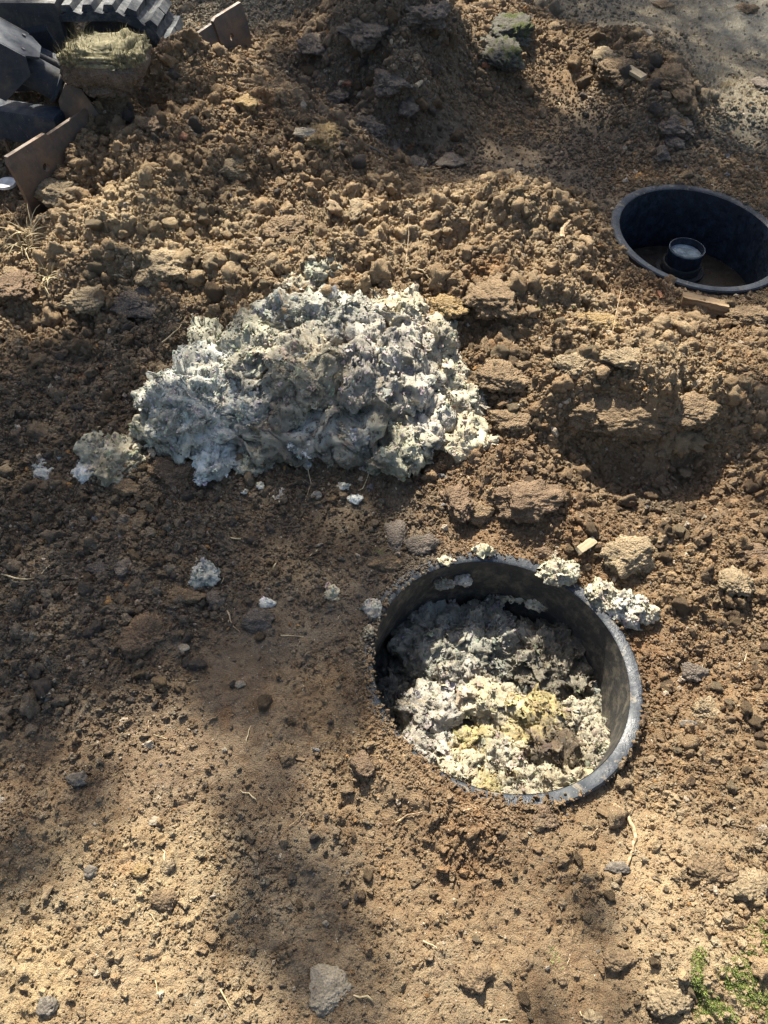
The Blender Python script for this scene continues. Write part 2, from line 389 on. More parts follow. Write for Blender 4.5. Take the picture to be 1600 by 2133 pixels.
extra = [(-4, 5.4, 0), (0, 6, 0), (4, 5.4, 0), (3.5, 3, 0), (-3, 3, 0), (-2.2, 1.2, 0), (2.2, .8, 0), (-1.5, 0, 0), (1.5, 0, 0), (0, -.5, 0)]
extra += [tuple(BL0[:2]+bdir*a_-bn*.07)+(z_,) for a_, z_ in ((.06, .08), (.22, .15), (.40, .165), (.56, .18), (.66, .21), (1.15, .17), (1.32, .12))]
extra += [tuple(BL0[:2]+bdir*a_-bn*.02)+(z_,) for a_, z_ in ((.74, .29), (.84, .30), (.98, .20), (1.08, .14))]
cp = np.array([G(u, v, z) for u, v, z in CT]+[np.array(e, float) for e in extra])
CC = .05
A = np.sqrt(((cp[:, None, :2]-cp[None, :, :2])**2).sum(-1)+CC*CC)
wts = np.linalg.solve(A-np.eye(len(cp))*.004, cp[:, 2])
def macro(x, y):
    out = np.zeros_like(x)
    for i in range(len(cp)): out += wts[i]*np.sqrt((x-cp[i, 0])**2+(y-cp[i, 1])**2+CC*CC)
    return out

# surface control: u, v, roughness, crumbs, tint
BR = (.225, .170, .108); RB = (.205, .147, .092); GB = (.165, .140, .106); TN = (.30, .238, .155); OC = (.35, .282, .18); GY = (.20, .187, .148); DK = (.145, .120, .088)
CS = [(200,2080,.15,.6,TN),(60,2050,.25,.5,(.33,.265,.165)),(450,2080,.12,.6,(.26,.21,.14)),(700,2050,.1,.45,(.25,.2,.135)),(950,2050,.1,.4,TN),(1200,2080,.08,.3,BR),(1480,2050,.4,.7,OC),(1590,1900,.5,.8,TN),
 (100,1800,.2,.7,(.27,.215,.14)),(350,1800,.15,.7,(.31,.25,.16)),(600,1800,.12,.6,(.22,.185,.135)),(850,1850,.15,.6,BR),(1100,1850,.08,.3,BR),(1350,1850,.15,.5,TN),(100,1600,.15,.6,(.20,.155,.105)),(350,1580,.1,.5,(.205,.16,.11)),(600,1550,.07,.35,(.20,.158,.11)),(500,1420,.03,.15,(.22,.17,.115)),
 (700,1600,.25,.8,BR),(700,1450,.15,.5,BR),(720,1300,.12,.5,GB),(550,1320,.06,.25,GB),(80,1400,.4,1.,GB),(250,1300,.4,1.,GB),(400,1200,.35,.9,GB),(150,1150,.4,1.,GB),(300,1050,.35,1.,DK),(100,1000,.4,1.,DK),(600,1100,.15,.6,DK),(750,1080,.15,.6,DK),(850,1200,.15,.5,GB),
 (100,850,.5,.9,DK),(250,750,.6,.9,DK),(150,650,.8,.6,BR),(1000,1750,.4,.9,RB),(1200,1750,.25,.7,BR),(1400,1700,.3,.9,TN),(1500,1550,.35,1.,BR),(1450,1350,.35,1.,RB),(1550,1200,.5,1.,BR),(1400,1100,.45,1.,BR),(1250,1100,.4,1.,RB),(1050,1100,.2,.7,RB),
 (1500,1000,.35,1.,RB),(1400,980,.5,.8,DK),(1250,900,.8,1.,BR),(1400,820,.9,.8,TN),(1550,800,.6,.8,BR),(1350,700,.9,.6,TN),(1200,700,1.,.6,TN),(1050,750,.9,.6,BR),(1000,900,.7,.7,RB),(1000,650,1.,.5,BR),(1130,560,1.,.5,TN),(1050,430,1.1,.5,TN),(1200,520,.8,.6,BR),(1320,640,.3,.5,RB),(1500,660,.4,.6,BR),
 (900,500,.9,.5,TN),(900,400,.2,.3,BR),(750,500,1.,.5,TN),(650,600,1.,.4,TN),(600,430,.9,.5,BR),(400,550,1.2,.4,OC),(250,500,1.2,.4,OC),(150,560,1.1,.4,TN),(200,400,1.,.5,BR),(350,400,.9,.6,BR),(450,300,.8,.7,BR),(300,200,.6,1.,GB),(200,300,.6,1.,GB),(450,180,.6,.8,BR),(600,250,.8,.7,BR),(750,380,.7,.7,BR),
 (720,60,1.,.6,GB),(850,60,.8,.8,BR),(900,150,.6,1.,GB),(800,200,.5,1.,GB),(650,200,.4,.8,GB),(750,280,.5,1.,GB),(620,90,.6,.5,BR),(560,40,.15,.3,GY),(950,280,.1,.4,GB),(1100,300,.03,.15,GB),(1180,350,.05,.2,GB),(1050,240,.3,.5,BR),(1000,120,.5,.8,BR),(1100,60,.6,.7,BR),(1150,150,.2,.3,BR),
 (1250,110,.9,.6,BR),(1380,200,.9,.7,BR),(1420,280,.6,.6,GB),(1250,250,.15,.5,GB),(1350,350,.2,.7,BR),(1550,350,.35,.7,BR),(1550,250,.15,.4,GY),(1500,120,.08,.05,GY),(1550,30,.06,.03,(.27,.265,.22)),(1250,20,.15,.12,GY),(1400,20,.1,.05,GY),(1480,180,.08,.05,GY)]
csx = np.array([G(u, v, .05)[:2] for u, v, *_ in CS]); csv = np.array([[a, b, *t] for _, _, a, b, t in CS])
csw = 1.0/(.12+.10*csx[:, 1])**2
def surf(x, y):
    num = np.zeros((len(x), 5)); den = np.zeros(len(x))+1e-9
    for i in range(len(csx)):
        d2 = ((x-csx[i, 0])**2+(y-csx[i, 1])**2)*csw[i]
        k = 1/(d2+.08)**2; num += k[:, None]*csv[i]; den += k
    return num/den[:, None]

# grid
ys = [-.15]
while ys[-1] < 4.9: ys.append(ys[-1]+.0021+.00150*max(ys[-1], 0))
while ys[-1] < 90: ys.append(ys[-1]+(ys[-1]-4.6)*.22)
pre = []; y = -.15; st = .02
while y > -14: y -= st; st *= 1.45; pre.append(y)
YS = np.array(pre[::-1]+ys)
NC = 760; sc = np.linspace(-1, 1, NC); ex = 1+.01*np.cumsum(1.32**np.arange(27))
SC = np.concatenate([-ex[::-1], sc, ex])
def half(y): return .72+.31*np.maximum(y, 0)
XX = SC[None, :]*half(YS)[:, None]; YY = np.repeat(YS[:, None], len(SC), 1)
x = XX.ravel(); y = YY.ravel()
inside = (np.abs(x) < half(y)*1.3) & (y > -.5) & (y < 6.5)
hz = np.zeros_like(x); sf = np.zeros((len(x), 5)); sf[:] = (.15, .2, *GY)
xi, yi = x[inside], y[inside]
# macro and surface on a coarse raster, then sampled
gx = np.linspace(-4, 4, 500); gy = np.linspace(-.6, 6.6, 450)
GX, GY_ = np.meshgrid(gx, gy)
mac = macro(GX.ravel(), GY_.ravel()).reshape(GX.shape); srf = surf(GX.ravel(), GY_.ravel()).reshape(*GX.shape, 5)
def samp(R, x, y):
    fx = np.clip((x-gx[0])/(gx[1]-gx[0]), 0, len(gx)-1.001); fy = np.clip((y-gy[0])/(gy[1]-gy[0]), 0, len(gy)-1.001)
    ix = fx.astype(int); iy = fy.astype(int); a = fx-ix; b = fy-iy
    if R.ndim == 3: a = a[:, None]; b = b[:, None]
    return (R[iy, ix]*(1-a)+R[iy, ix+1]*a)*(1-b)+(R[iy+1, ix]*(1-a)+R[iy+1, ix+1]*a)*b
m = samp(mac, xi, yi); s5 = samp(srf, xi, yi)
edge = sstep(6.3, 5.0, yi)*sstep(half(yi)*1.28, half(yi)*1.05, np.abs(xi))
m *= edge
# blade step
dl = (xi-BL0[0])*bn[0]+(yi-BL0[1])*bn[1]; al = (xi-BL0[0])*bdir[0]+(yi-BL0[1])*bdir[1]
behind = sstep(.0, .035, dl)*sstep(-.25, 0.02, al)*sstep(BLEN+.25, BLEN-.02, al)
m = m*(1-behind)+behind*np.minimum(m, .02)
P = np.stack([xi, yi, np.zeros_like(xi)], 1); R = s5[:, 0]
wp = np.stack([noise(P*9+3), noise(P*9+40)], 1)*.02
def bil(lam, k):
    q = np.stack([xi+wp[:, 0], yi+wp[:, 1], np.full_like(xi, k)], 1)/np.array([lam, lam, 1]); return 1-2.2*np.abs(noise(q))
h = .028*fbm(P*3.1, 3)*np.clip(R*.95+.12, 0, 1)
rb = .62+.38*bil(.16, 1.3); 
Rc = np.clip(R, 0, 1)
h += R*.028*bil(.17, 1.3)+Rc*(.010*bil(.075, 5.1)*np.clip(rb, .2, 1)+.007*bil(.036, 9.7))
so1, st1 = slab(np.stack([xi+wp[:, 0]*1.5+.004*noise(P*110), yi+wp[:, 1]*1.5+.004*noise(P*110+5), 0*xi], 1)/.075, 5); h += Rc*(.020*so1+.018*st1)
so1, st1 = slab(np.stack([xi+wp[:, 0]+.003*noise(P*160), yi+wp[:, 1]+.003*noise(P*160+5), 0*xi+3], 1)/.034, 6); h += Rc*(.006*so1+.007*st1)
for lam, am, sd in ((.030, .0105, 1), (.0145, .0058, 2)):
    f1, f2, idv = worley((xi+wp[:, 0])/lam, (yi+wp[:, 1])/lam, sd)
    rad = .25+.5*idv; dome = np.sqrt(np.clip(1-(f1/rad)**2, 0, 1))
    patch = sstep(-.25, .35, noise(P/.17+sd*9))
    h += am*dome*(.26+.74*np.clip(R*1.5, 0, 1))*patch*(idv+.35)
h += (.0022+.004*R)*fbm(P/.018, 4, .65)
# trodden-soil cracks
f1, f2, idv = worley(xi/.055+noise(P*30)*.35, yi/.055+noise(P*30+9)*.35, 7)
h -= .0045*sstep(.07, .0, f2-f1)*sstep(.1, .5, noise(P*5+77)+.1)*(1-np.clip(R, 0, 1))
z = m+h*sstep(6.0, 4.9, yi)
for Rg in (R1, R2):          # soil meets the riser flanges
    d = np.hypot(xi-Rg['c'][0], yi-Rg['c'][1]); th = np.arctan2(yi-Rg['c'][1], xi-Rg['c'][0])
    rz = ringz(Rg, xi, yi)
    if Rg is R1:
        low = .004+.030*np.clip(np.cos(th-math.radians(-15)), 0, 1)**1.5
        low = low-.012*np.exp(-((th-math.radians(-118))/.45)**2)-.008*np.exp(-((np.abs(th)-math.pi)/.5)**2)
        wid = .13
    else: low = .006+.014*np.clip(np.cos(th-math.radians(-120)), 0, 1); wid = .12
    k = sstep(Rg['r']+wid, Rg['r']+.01, d)
    tgt = rz-low+h*.35*sstep(Rg['r'], Rg['r']+.06, d)
    z = z*(1-k)+tgt*k
    z = np.minimum(z, np.where(d < Rg['r']+.05, rz-.0045+.8*np.maximum(0, d-(Rg['r']+.003)), 9))
hz[inside] = z; sf[inside] = s5
farm = ~inside; hz[farm] = .015*noise(np.stack([x[farm]*.4, y[farm]*.4, 0*x[farm]], 1))
HG = hz.reshape(XX.shape)
def HT(x, y):
    x = np.atleast_1d(np.asarray(x, float)); y = np.atleast_1d(np.asarray(y, float))
    r = np.clip(np.searchsorted(YS, y)-1, 0, len(YS)-2); b = (y-YS[r])/(YS[r+1]-YS[r]); s_ = x/half(y)
    c = np.clip(np.searchsorted(SC, s_)-1, 0, len(SC)-2); a = (s_-SC[c])/(SC[c+1]-SC[c])
    return (HG[r, c]*(1-a)+HG[r, c+1]*a)*(1-b)+(HG[r+1, c]*(1-a)+HG[r+1, c+1]*a)*b
def hit(u, v):
    d = ray(u, v); t0 = (.5-CAM_H)/d[2]; t1 = (-.12-CAM_H)/d[2]; t = np.linspace(t0, t1, 500)
    X = d[0]*t; Y = d[1]*t; Z = CAM_H+d[2]*t; b = np.nonzero(Z < HT(X, Y))[0]
    i = b[0] if len(b) else -1
    return np.array([X[i], Y[i], float(HT(X[i], Y[i])[0])])
V = np.stack([x, y, hz], 1)
inn = np.nonzero(inside)[0]; jit = .006*np.clip(R, .05, 1)[:, None]
rd = np.minimum(np.hypot(xi-R1['c'][0], yi-R1['c'][1]), np.hypot(xi-R2['c'][0], yi-R2['c'][1]))
jit = jit*sstep(.31, .36, rd)[:, None]
V[inn, :2] += jit*np.stack([fbm(P*42, 2), fbm(P*42+50, 2)], 1)
nr, nc = XX.shape; idx = np.arange(nr*nc).reshape(nr, nc)
Q = np.stack([idx[:-1, :-1], idx[:-1, 1:], idx[1:, 1:], idx[1:, :-1]], -1).reshape(-1, 4)
keep = np.ones(nr*nc, bool)
for Rg in (R1, R2): keep &= np.hypot(x-Rg['c'][0], y-Rg['c'][1]) > .292
Q = Q[keep[Q].all(1)]
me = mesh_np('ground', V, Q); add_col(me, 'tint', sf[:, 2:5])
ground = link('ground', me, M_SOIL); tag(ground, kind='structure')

# ------------------------------------------------------------------ instanced scatter (stuff)
def proto_collection(name, meshes):
    col = bpy.data.collections.new(name)
    for i, mm in enumerate(meshes):
        o = bpy.data.objects.new('%s_%02d' % (name, i), mm); col.objects.link(o)
    return col
def scatter(name, pts, rot, scl, ids, tint, col, label=None):
    me = bpy.data.meshes.new(name); n = len(pts); me.vertices.add(n); me.vertices.foreach_set('co', np.asarray(pts, np.float32).ravel())
    a = me.attributes.new('rot', 'FLOAT_VECTOR', 'POINT'); a.data.foreach_set('vector', np.asarray(rot, np.float32).ravel())
    a = me.attributes.new('scl', 'FLOAT_VECTOR', 'POINT'); a.data.foreach_set('vector', np.asarray(scl, np.float32).ravel())
    a = me.attributes.new('pid', 'INT', 'POINT'); a.data.foreach_set('value', np.asarray(ids, np.int32))
    add_col(me, 'tint', np.asarray(tint)); me.update()
    o = bpy.data.objects.new(name, me); C.objects.link(o)
    g = bpy.data.node_groups.new(name+'_nodes', 'GeometryNodeTree')
    g.interface.new_socket('Geometry', in_out='INPUT', socket_type='NodeSocketGeometry'); g.interface.new_socket('Geometry', in_out='OUTPUT', socket_type='NodeSocketGeometry')
    gi = g.nodes.new('NodeGroupInput'); go = g.nodes.new('NodeGroupOutput')
    ip = g.nodes.new('GeometryNodeInstanceOnPoints'); ci = g.nodes.new('GeometryNodeCollectionInfo')
    ci.inputs['Collection'].default_value = col; ci.inputs['Separate Children'].default_value = True; ci.inputs['Reset Children'].default_value = True
    def na(nm, ty):
        q = g.nodes.new('GeometryNodeInputNamedAttribute'); q.data_type = ty; q.inputs['Name'].default_value = nm
        return [s for s in q.outputs if s.enabled and s.name == 'Attribute'][0]
    e2r = g.nodes.new('FunctionNodeEulerToRotation')
    g.links.new(na('rot', 'FLOAT_VECTOR'), e2r.inputs[0]); g.links.new(gi.outputs[0], ip.inputs['Points']); g.links.new(ci.outputs[0], ip.inputs['Instance'])
    ip.inputs['Pick Instance'].default_value = True
    g.links.new(na('pid', 'INT'), ip.inputs['Instance Index']); g.links.new(e2r.outputs[0], ip.inputs['Rotation']); g.links.new(na('scl', 'FLOAT_VECTOR'), ip.inputs['Scale'])
    g.links.new(ip.outputs[0], go.inputs[0])
    mod = o.modifiers.new('scatter', 'NODES'); mod.node_group = g
    return tag(o, label, None, None, 'stuff')

def clod_mesh(name, sub, seed, sq=.8, amp=.3, fine=.1, mat=None, facets=5, lump=0.0):
    V, Fa = ico(sub); rg = np.random.default_rng(seed); V = V.copy(); D = V.copy()
    r = np.ones(len(V))
    for k in range(facets):                    # broken faces
        n = rg.normal(size=3); n /= np.linalg.norm(n); lim = rg.uniform(.55, .85)
        dd = D@n; r = np.minimum(r, np.where(dd > 1e-3, lim/np.maximum(dd, 1e-3), 9))
    o = rg.random(3)*50
    r = r*(1+amp*fbm(D*1.3+o, 3))
    if lump:
        jj = .10*np.stack([noise(D*9+o), noise(D*9+o+4), noise(D*9+o+8)], 1)
        a_, b_ = slab((D+jj)*1.7+o, 8); c_, d_ = slab((D+jj)*3.9+o, 9)
        r = r*(1+lump*(1.3*a_+.9*b_)+lump*.55*(c_+.8*d_)+lump*.35*(1-2*np.abs(noise(D*11+o))))
    r = r*(1+fine*fbm(D*7+o, 3, .6))
    V = D*r[:, None]; V[:, 2] *= sq
    me = mesh_np(name, V, Fa)
    if mat: me.materials.append(mat)
    return me
crumbs = [clod_mesh('crumb', 2, 100+i, .85, .38, .30, M_CRUMB, 7, .12) for i in range(10)]
for _m in crumbs:
    for _p in _m.polygons: _p.use_smooth = False
ccol = proto_collection('crumb_shapes', crumbs)

def sample_pts(n, wfun, rmin_far=0):
    out = []
    tot = 0
    while tot < n:
        yy = RNG.random(60000)**1.35*4.9-.05; xx = (RNG.random(60000)*2-1)*half(yy)
        wv = wfun(xx, yy)*half(yy)/2.3; k = RNG.random(60000) < wv
        d1 = np.hypot(xx-R1['c'][0], yy-R1['c'][1]); d2 = np.hypot(xx-R2['c'][0], yy-R2['c'][1])
        k &= (d1 > .298) & (d2 > .300)
        out.append(np.stack([xx[k], yy[k]], 1)); tot += k.sum()
    return np.concatenate(out)[:n]
def dens(xx, yy):
    c = samp(srf, xx, yy)[:, 1]
    q = np.stack([xx, yy, 0*xx], 1)
    return np.clip(c, 0, 1)**1.6*(.72+.28*sstep(.9, 1.5, yy)+.35*(xx < 0)*sstep(.75, 1., yy))*(.35+.65*sstep(-.3, .4, noise(q*6)+.6*noise(q*19)))
N = 260000
pp = sample_pts(N, dens)
u_ = RNG.random(N); rmin = .0015+.0008*pp[:, 1]; rmax = .012+.001*pp[:, 1]
al_ = 2.75; rr = (rmin**-al_+u_*(rmax**-al_-rmin**-al_))**(-1/al_)
c5 = samp(srf, pp[:, 0], pp[:, 1])
rr *= .8+.35*np.clip(c5[:, 1], 0, 1)
zz = HT(pp[:, 0], pp[:, 1])
d1 = np.hypot(pp[:, 0]-R1['c'][0], pp[:, 1]-R1['c'][1]); onr = d1 < .306
zz = np.where(onr, ringz(R1, pp[:, 0], pp[:, 1]), zz)
th_ = np.degrees(np.arctan2(pp[:, 1]-R1['c'][1], pp[:, 0]-R1['c'][0]))
lessr = onr & ~((np.abs(th_+118) < 32) | (np.abs(th_+85) < 14)) & (RNG.random(N) < .8)
rr = np.where(onr & ~lessr, np.minimum(rr*1.5, .008), np.where(lessr, .0012, rr))
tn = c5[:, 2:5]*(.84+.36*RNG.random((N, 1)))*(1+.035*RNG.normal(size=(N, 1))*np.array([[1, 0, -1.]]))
pick = RNG.random(N); tn[pick < .02] = (.42, .37, .29); tn[(pick > .03) & (pick < .035)] = (.36, .22, .1); tn[(pick > .045) & (pick < .049)] = (.2, .2, .2)
tn = np.clip(tn, .03, .7)
s3 = rr[:, None]*RNG.uniform(.65, 1.35, (N, 3))
# soil spilled over the near flange
NE = 4200; te = np.radians(np.concatenate([RNG.normal(-130, 14, NE//2), RNG.normal(-92, 12, NE//5), RNG.normal(-178, 14, NE//8), RNG.normal(120, 20, NE-NE//2-NE//5-NE//8)])); de = .312+RNG.normal(0, .013, NE)
de = np.where(de < .279, .312, de); xe = R1['c'][0]+de*np.cos(te); ye = R1['c'][1]+de*np.sin(te); re_ = .0013+.0045*RNG.random(NE)**3
ze = np.maximum(HT(xe, ye), np.where(de < .305, ringz(R1, xe, ye), -9)); ce = samp(srf, xe, ye)[:, 2:5]*(.85+.35*RNG.random((NE, 1)))
pp = np.concatenate([pp, np.stack([xe, ye], 1)]); zz = np.concatenate([zz, ze]); rr = np.concatenate([rr, re_]); tn = np.concatenate([tn, ce]); s3 = np.concatenate([s3, re_[:, None]*RNG.uniform(.65, 1.35, (NE, 3))]); N += NE
scatter('soil_crumbs', np.stack([pp[:, 0], pp[:, 1], zz+rr*.30], 1), RNG.random((N, 3))*6.28, s3, RNG.integers(0, 10, N), tn, ccol)

NK = 34000
pk_ = sample_pts(NK, lambda a, b: np.clip((samp(srf, a, b)[:, 0]-.25)*1.3, 0, 1)*(.10+.9*sstep(-.15, .35, noise(np.stack([a*6, b*6, 0*a+5], 1)))))
uk = RNG.random(NK); r0_ = .0040+.0012*pk_[:, 1]; r1_ = .024+.004*pk_[:, 1]; r0_ = r0_*.72; rk = (r0_**-2.5+uk*(r1_**-2.5-r0_**-2.5))**(-1/2.5)
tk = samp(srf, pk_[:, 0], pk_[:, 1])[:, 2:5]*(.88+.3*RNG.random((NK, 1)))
dlk = (pk_[:, 0]-BL0[0])*bn[0]+(pk_[:, 1]-BL0[1])*bn[1]; alk = (pk_[:, 0]-BL0[0])*bdir[0]+(pk_[:, 1]-BL0[1])*bdir[1]
rk = np.where((dlk > -.045) & (dlk < .3) & (alk < .72), np.minimum(rk, .005), rk)
clumps = [clod_mesh('clump', 3, 700+i, .85, .34, .22, M_CRUMB, 4, .22) for i in range(9)]
scatter('soil_clumps', np.column_stack([pk_, HT(pk_[:, 0], pk_[:, 1])+rk*.15]), RNG.random((NK, 3))*6.28, rk[:, None]*RNG.uniform(.7, 1.3, (NK, 3)), RNG.integers(0, 9, NK), tk, proto_collection('clump_shapes', clumps))
# dry bits of straw, rootlets and leaf litter
def sliver(name, seed, L=1.0, wd=.04, bend=.2, mat=None):
    rg = random.Random(seed); mb = MB(); pts = []
    for i in range(5):
        t = i/4; pts.append((t*L-.5*L, bend*rg.uniform(-.5, .5)*(1 if 0 < i < 4 else .3), bend*.4*math.sin(t*3.1)*rg.uniform(.3, 1)))
    mb.tube(pts, [wd, wd*1.2, wd, wd*.8, wd*.4], 5); bmesh.ops.recalc_face_normals(mb.bm, faces=mb.bm.faces)
    me = bpy.data.meshes.new(name); mb.bm.to_mesh(me); mb.bm.free(); me.materials.append(mat); return me
scol = proto_collection('straw_shapes', [sliver('straw', i, 1.0, .022+.010*(i % 3), .16, M_STRAW if i % 3 else M_ROOT) for i in range(6)])
N = 480; pp = sample_pts(N, lambda a, b: np.full_like(a, .5))
ln = .012+.035*RNG.random(N)**2.5; rt = np.stack([RNG.normal(0, .15, N), RNG.normal(0, .25, N), RNG.random(N)*6.28], 1)
scatter('straw_bits', np.stack([pp[:, 0], pp[:, 1], HT(pp[:, 0], pp[:, 1])+.003], 1), rt, ln[:, None]*np.ones((1, 3)), RNG.integers(0, 6, N), np.ones((N, 3)), scol)

# ------------------------------------------------------------------ risers
def place_tilt(o, Rg):
    o.location = (Rg['c'][0], Rg['c'][1], Rg['z'])
    o.rotation_euler = Euler((math.atan(Rg['t'][1]), -math.atan(Rg['t'][0]), 0))
def riser(Rg, label, depth, wallmat, inner=.2755):
    t = empty('tank_riser', (0, 0, 0), label, 'riser')
    o = Rg['r']
    MB().lathe([(inner+.001, -.004), (inner+.006, -.0005), (o-.004, 0), (o, -.004), (o, -.016), (inner+.02, -.018), (inner+.001, -.018)], n=160).done('rim', M_RIM, t)
    MB().lathe([(inner, -.0035), (inner-.003, -.06), (inner-.002, -depth), (inner+.012, -depth), (inner+.012, -.019), (inner+.0005, -.019)], n=160).done('wall', wallmat, t)
    place_tilt(t, Rg); return t
ris1 = riser(R1, 'black plastic tank riser packed with pale sludge, set in the ground in front', .42, M_WALL)
ris1.scale = (1.025, 1, 1); ris1.location.x -= .008
ris2 = riser(R2, 'black plastic tank riser standing empty except for a short pipe, at the right edge', .30, M_WALL2, .274)
# tank lid seen inside the far riser: two panels with a joint
FZ = -.205
lid = empty('septic_tank', (R2['c'][0], R2['c'][1], FZ), 'wet brown tank lid at the bottom of the right riser, split by a joint', 'tank')
cx, cy = R2['c']
jdir = np.array([math.cos(math.radians(-24)), math.sin(math.radians(-24))]); jn = np.array([-jdir[1], jdir[0]]); off = -.075
for sgn in (1, -1):
    pts = []
    for k in range(97):
        a = 2*math.pi*k/96; p = np.array([.265*math.cos(a), .265*math.sin(a)]); dd = (p@jn-off)*sgn
        if dd >= .003: pts.append(p)
        elif pts and dd < .003 and False: pass
    # order by angle around their mean
    cen = np.mean(pts, 0); pts.sort(key=lambda p: math.atan2(p[1]-cen[1], p[0]-cen[0]))
    MB().prism([(cx+p[0], cy+p[1], FZ-.02) for p in pts], (0, 0, .02+(.004 if sgn < 0 else 0))).done('lid_panel', M_FLOOR2, lid)
pc = G(1432, 516, -.105)
pipe = empty('outlet_pipe', (pc[0], pc[1], FZ), 'short grey plastic pipe with a collar standing inside the right riser', 'pipe')
MB().lathe([(.0645, .088), (.0645, .0935), (.0615, .0935), (.0615, .088)], (pc[0], pc[1], FZ+.0062), 64).done('pipe_rim', M_PIPE, pipe)
MB().lathe([(.064, .0), (.064, .093), (.0635, .095), (.060, .095), (.0595, .093), (.0595, .0)], (pc[0], pc[1], FZ+.005), 64).done('pipe', M_WALL2, pipe)
MB().lathe([(.072, 0), (.072, .035), (.070, .038), (.0645, .038), (.0645, 0)], (pc[0], pc[1], FZ+.005), 64).done('collar', M_BLACKM, pipe)
MB().lathe([(.088, 0), (.088, .007), (.0725, .009), (.0725, 0)], (pc[0], pc[1], FZ+.005), 64).done('flange', M_BLACKM, pipe)
MB().lathe([(.0005, 0), (.0005, .070), (.059, .070), (.059, 0)], (pc[0], pc[1], FZ+.005), 48).done('inner_cap', M_PIPE, pipe)

# ------------------------------------------------------------------ sludge
LUMPS = []
FLK = []     # flake seeds: position, normal, tint, size
TINTS = {'grey_sludge': (.43, .42, .35), 'blue_grey_sludge': (.50, .495, .425), 'silvery_sludge': (.64, .65, .60), 'cream_sludge': (.50, .435, .30), 'pinkish_grey_sludge': (.47, .43, .36), 'olive_sludge': (.38, .36, .26),
 'yellow_sludge': (.40, .325, .15), 'maroon_sludge': (.14, .10, .06), 'dark_wet_sludge': (.12, .125, .11), 'brown_sludge': (.24, .21, .155), 'white_crumbly_sludge': (.45, .40, .29)}
DIM = {'k': 1.0}
def sludge(u, v, z, ru, rv, mat, label, rh=.6, rot=0, seed=0, sub=5, flakes=1.0, amp=1.0, group=None, name='sludge_lump', pt=None, tilt=0.0):
    """lump seen at pixel u,v with its centre at height z; ru, rv half sizes in pixels across and down"""
    c = G(u, v, z) if pt is None else np.array(pt, float); _, _, zc = proj(c); k = float(zc)/FPX
    el = -ray(u, v)[2] if pt is None else .8
    rx = ru*k; rz = min(rx, rv*k)*rh; ry = max(rv*k, math.sqrt(max((rv*k)**2-(rz*math.sqrt(max(0, 1-el*el)))**2, 1e-6))/max(el, .4))
    V, Fa = ico(sub); D = V.copy(); o = np.random.default_rng(seed+500).random(3)*90
    s = np.array([rx, ry, rz]); cs, sn = math.cos(rot), math.sin(rot)
    Pm = D*s; base = (rx*ry*rz)**(1/3)
    crumb_ = mat in (SL_WHITE, SL_YELLOW); q = Pm/.05
    wv = np.stack([fbm(q*.6+o, 2), fbm(q*.6+o+31, 2), fbm(q*.6+o+67, 2)], 1)
    jg = np.stack([fbm(q*3.2+o+3, 3, .6), fbm(q*3.2+o+13, 3, .6), fbm(q*3.2+o+23, 3, .6)], 1)
    Pm = Pm*1.10+wv*base*.34*amp
    w0 = (Pm+jg*.0055+c)
    o1, t1 = slab(w0/max(.018, min(.042, base*.75))+o, 1); o2, t2 = slab(w0/max(.010, min(.019, base*.45))+o+9, 2)
    hgt = min(.030, base*.42)*(o1+.75*t1)+min(.0105, base*.25)*(o2+.7*t2)+.0020*fbm(q*8+o, 3, .65)
    o3, t3 = slab((w0+jg*.002)/.0095+o+4, 7); hgt += .0030*(o3+.6*t3)
    if crumb_: o3, t3 = slab(w0/.0075+o, 3); hgt = hgt*.8+.0048*(o3+.3*t3)+.0035*(1-2*np.abs(noise(q*5+o)))
    Pm = Pm+D*(hgt*amp)[:, None]+.0016*jg
    Pm = Pm@np.array([[cs, sn, 0], [-sn, cs, 0], [0, 0, 1]])
    if tilt: ct, st_ = math.cos(tilt), math.sin(tilt); Pm = Pm@np.array([[1, 0, 0], [0, ct, st_], [0, -st_, ct]])
    me = mesh_np(name, Pm, Fa); ob = link(name, me, M_SLUDGE); ob.location = Vector(c)
    LUMPS.append((ob, c, np.array([rx, ry, rz]), DIM['k']*np.array(TINTS[mat.name])))
    tag(ob, label, 'sludge', group)
    nrm = np.zeros((len(Pm), 3)); me.vertices.foreach_get('normal', nrm.ravel()) if False else None
    fn = np.cross(Pm[Fa[:, 1]]-Pm[Fa[:, 0]], Pm[Fa[:, 2]]-Pm[Fa[:, 0]]); ar = np.linalg.norm(fn, axis=1)/2; fn /= (2*ar[:, None]+1e-12)
    up = (fn@np.array([0, -.6, .8])) > -.15; wgt = ar*up; tot = wgt.sum(); nf = int(tot*(9000 if crumb_ else 6500)*flakes)
    if nf:
        pk = np.random.default_rng(seed+900).choice(len(Fa), nf, p=wgt/tot); cen = Pm[Fa[pk]].mean(1)+c
        FLK.append((cen, fn[pk], DIM['k']*np.array(TINTS[mat.name]), nf))
    return ob

HEAPG = 'lumps of the pale sludge heap'
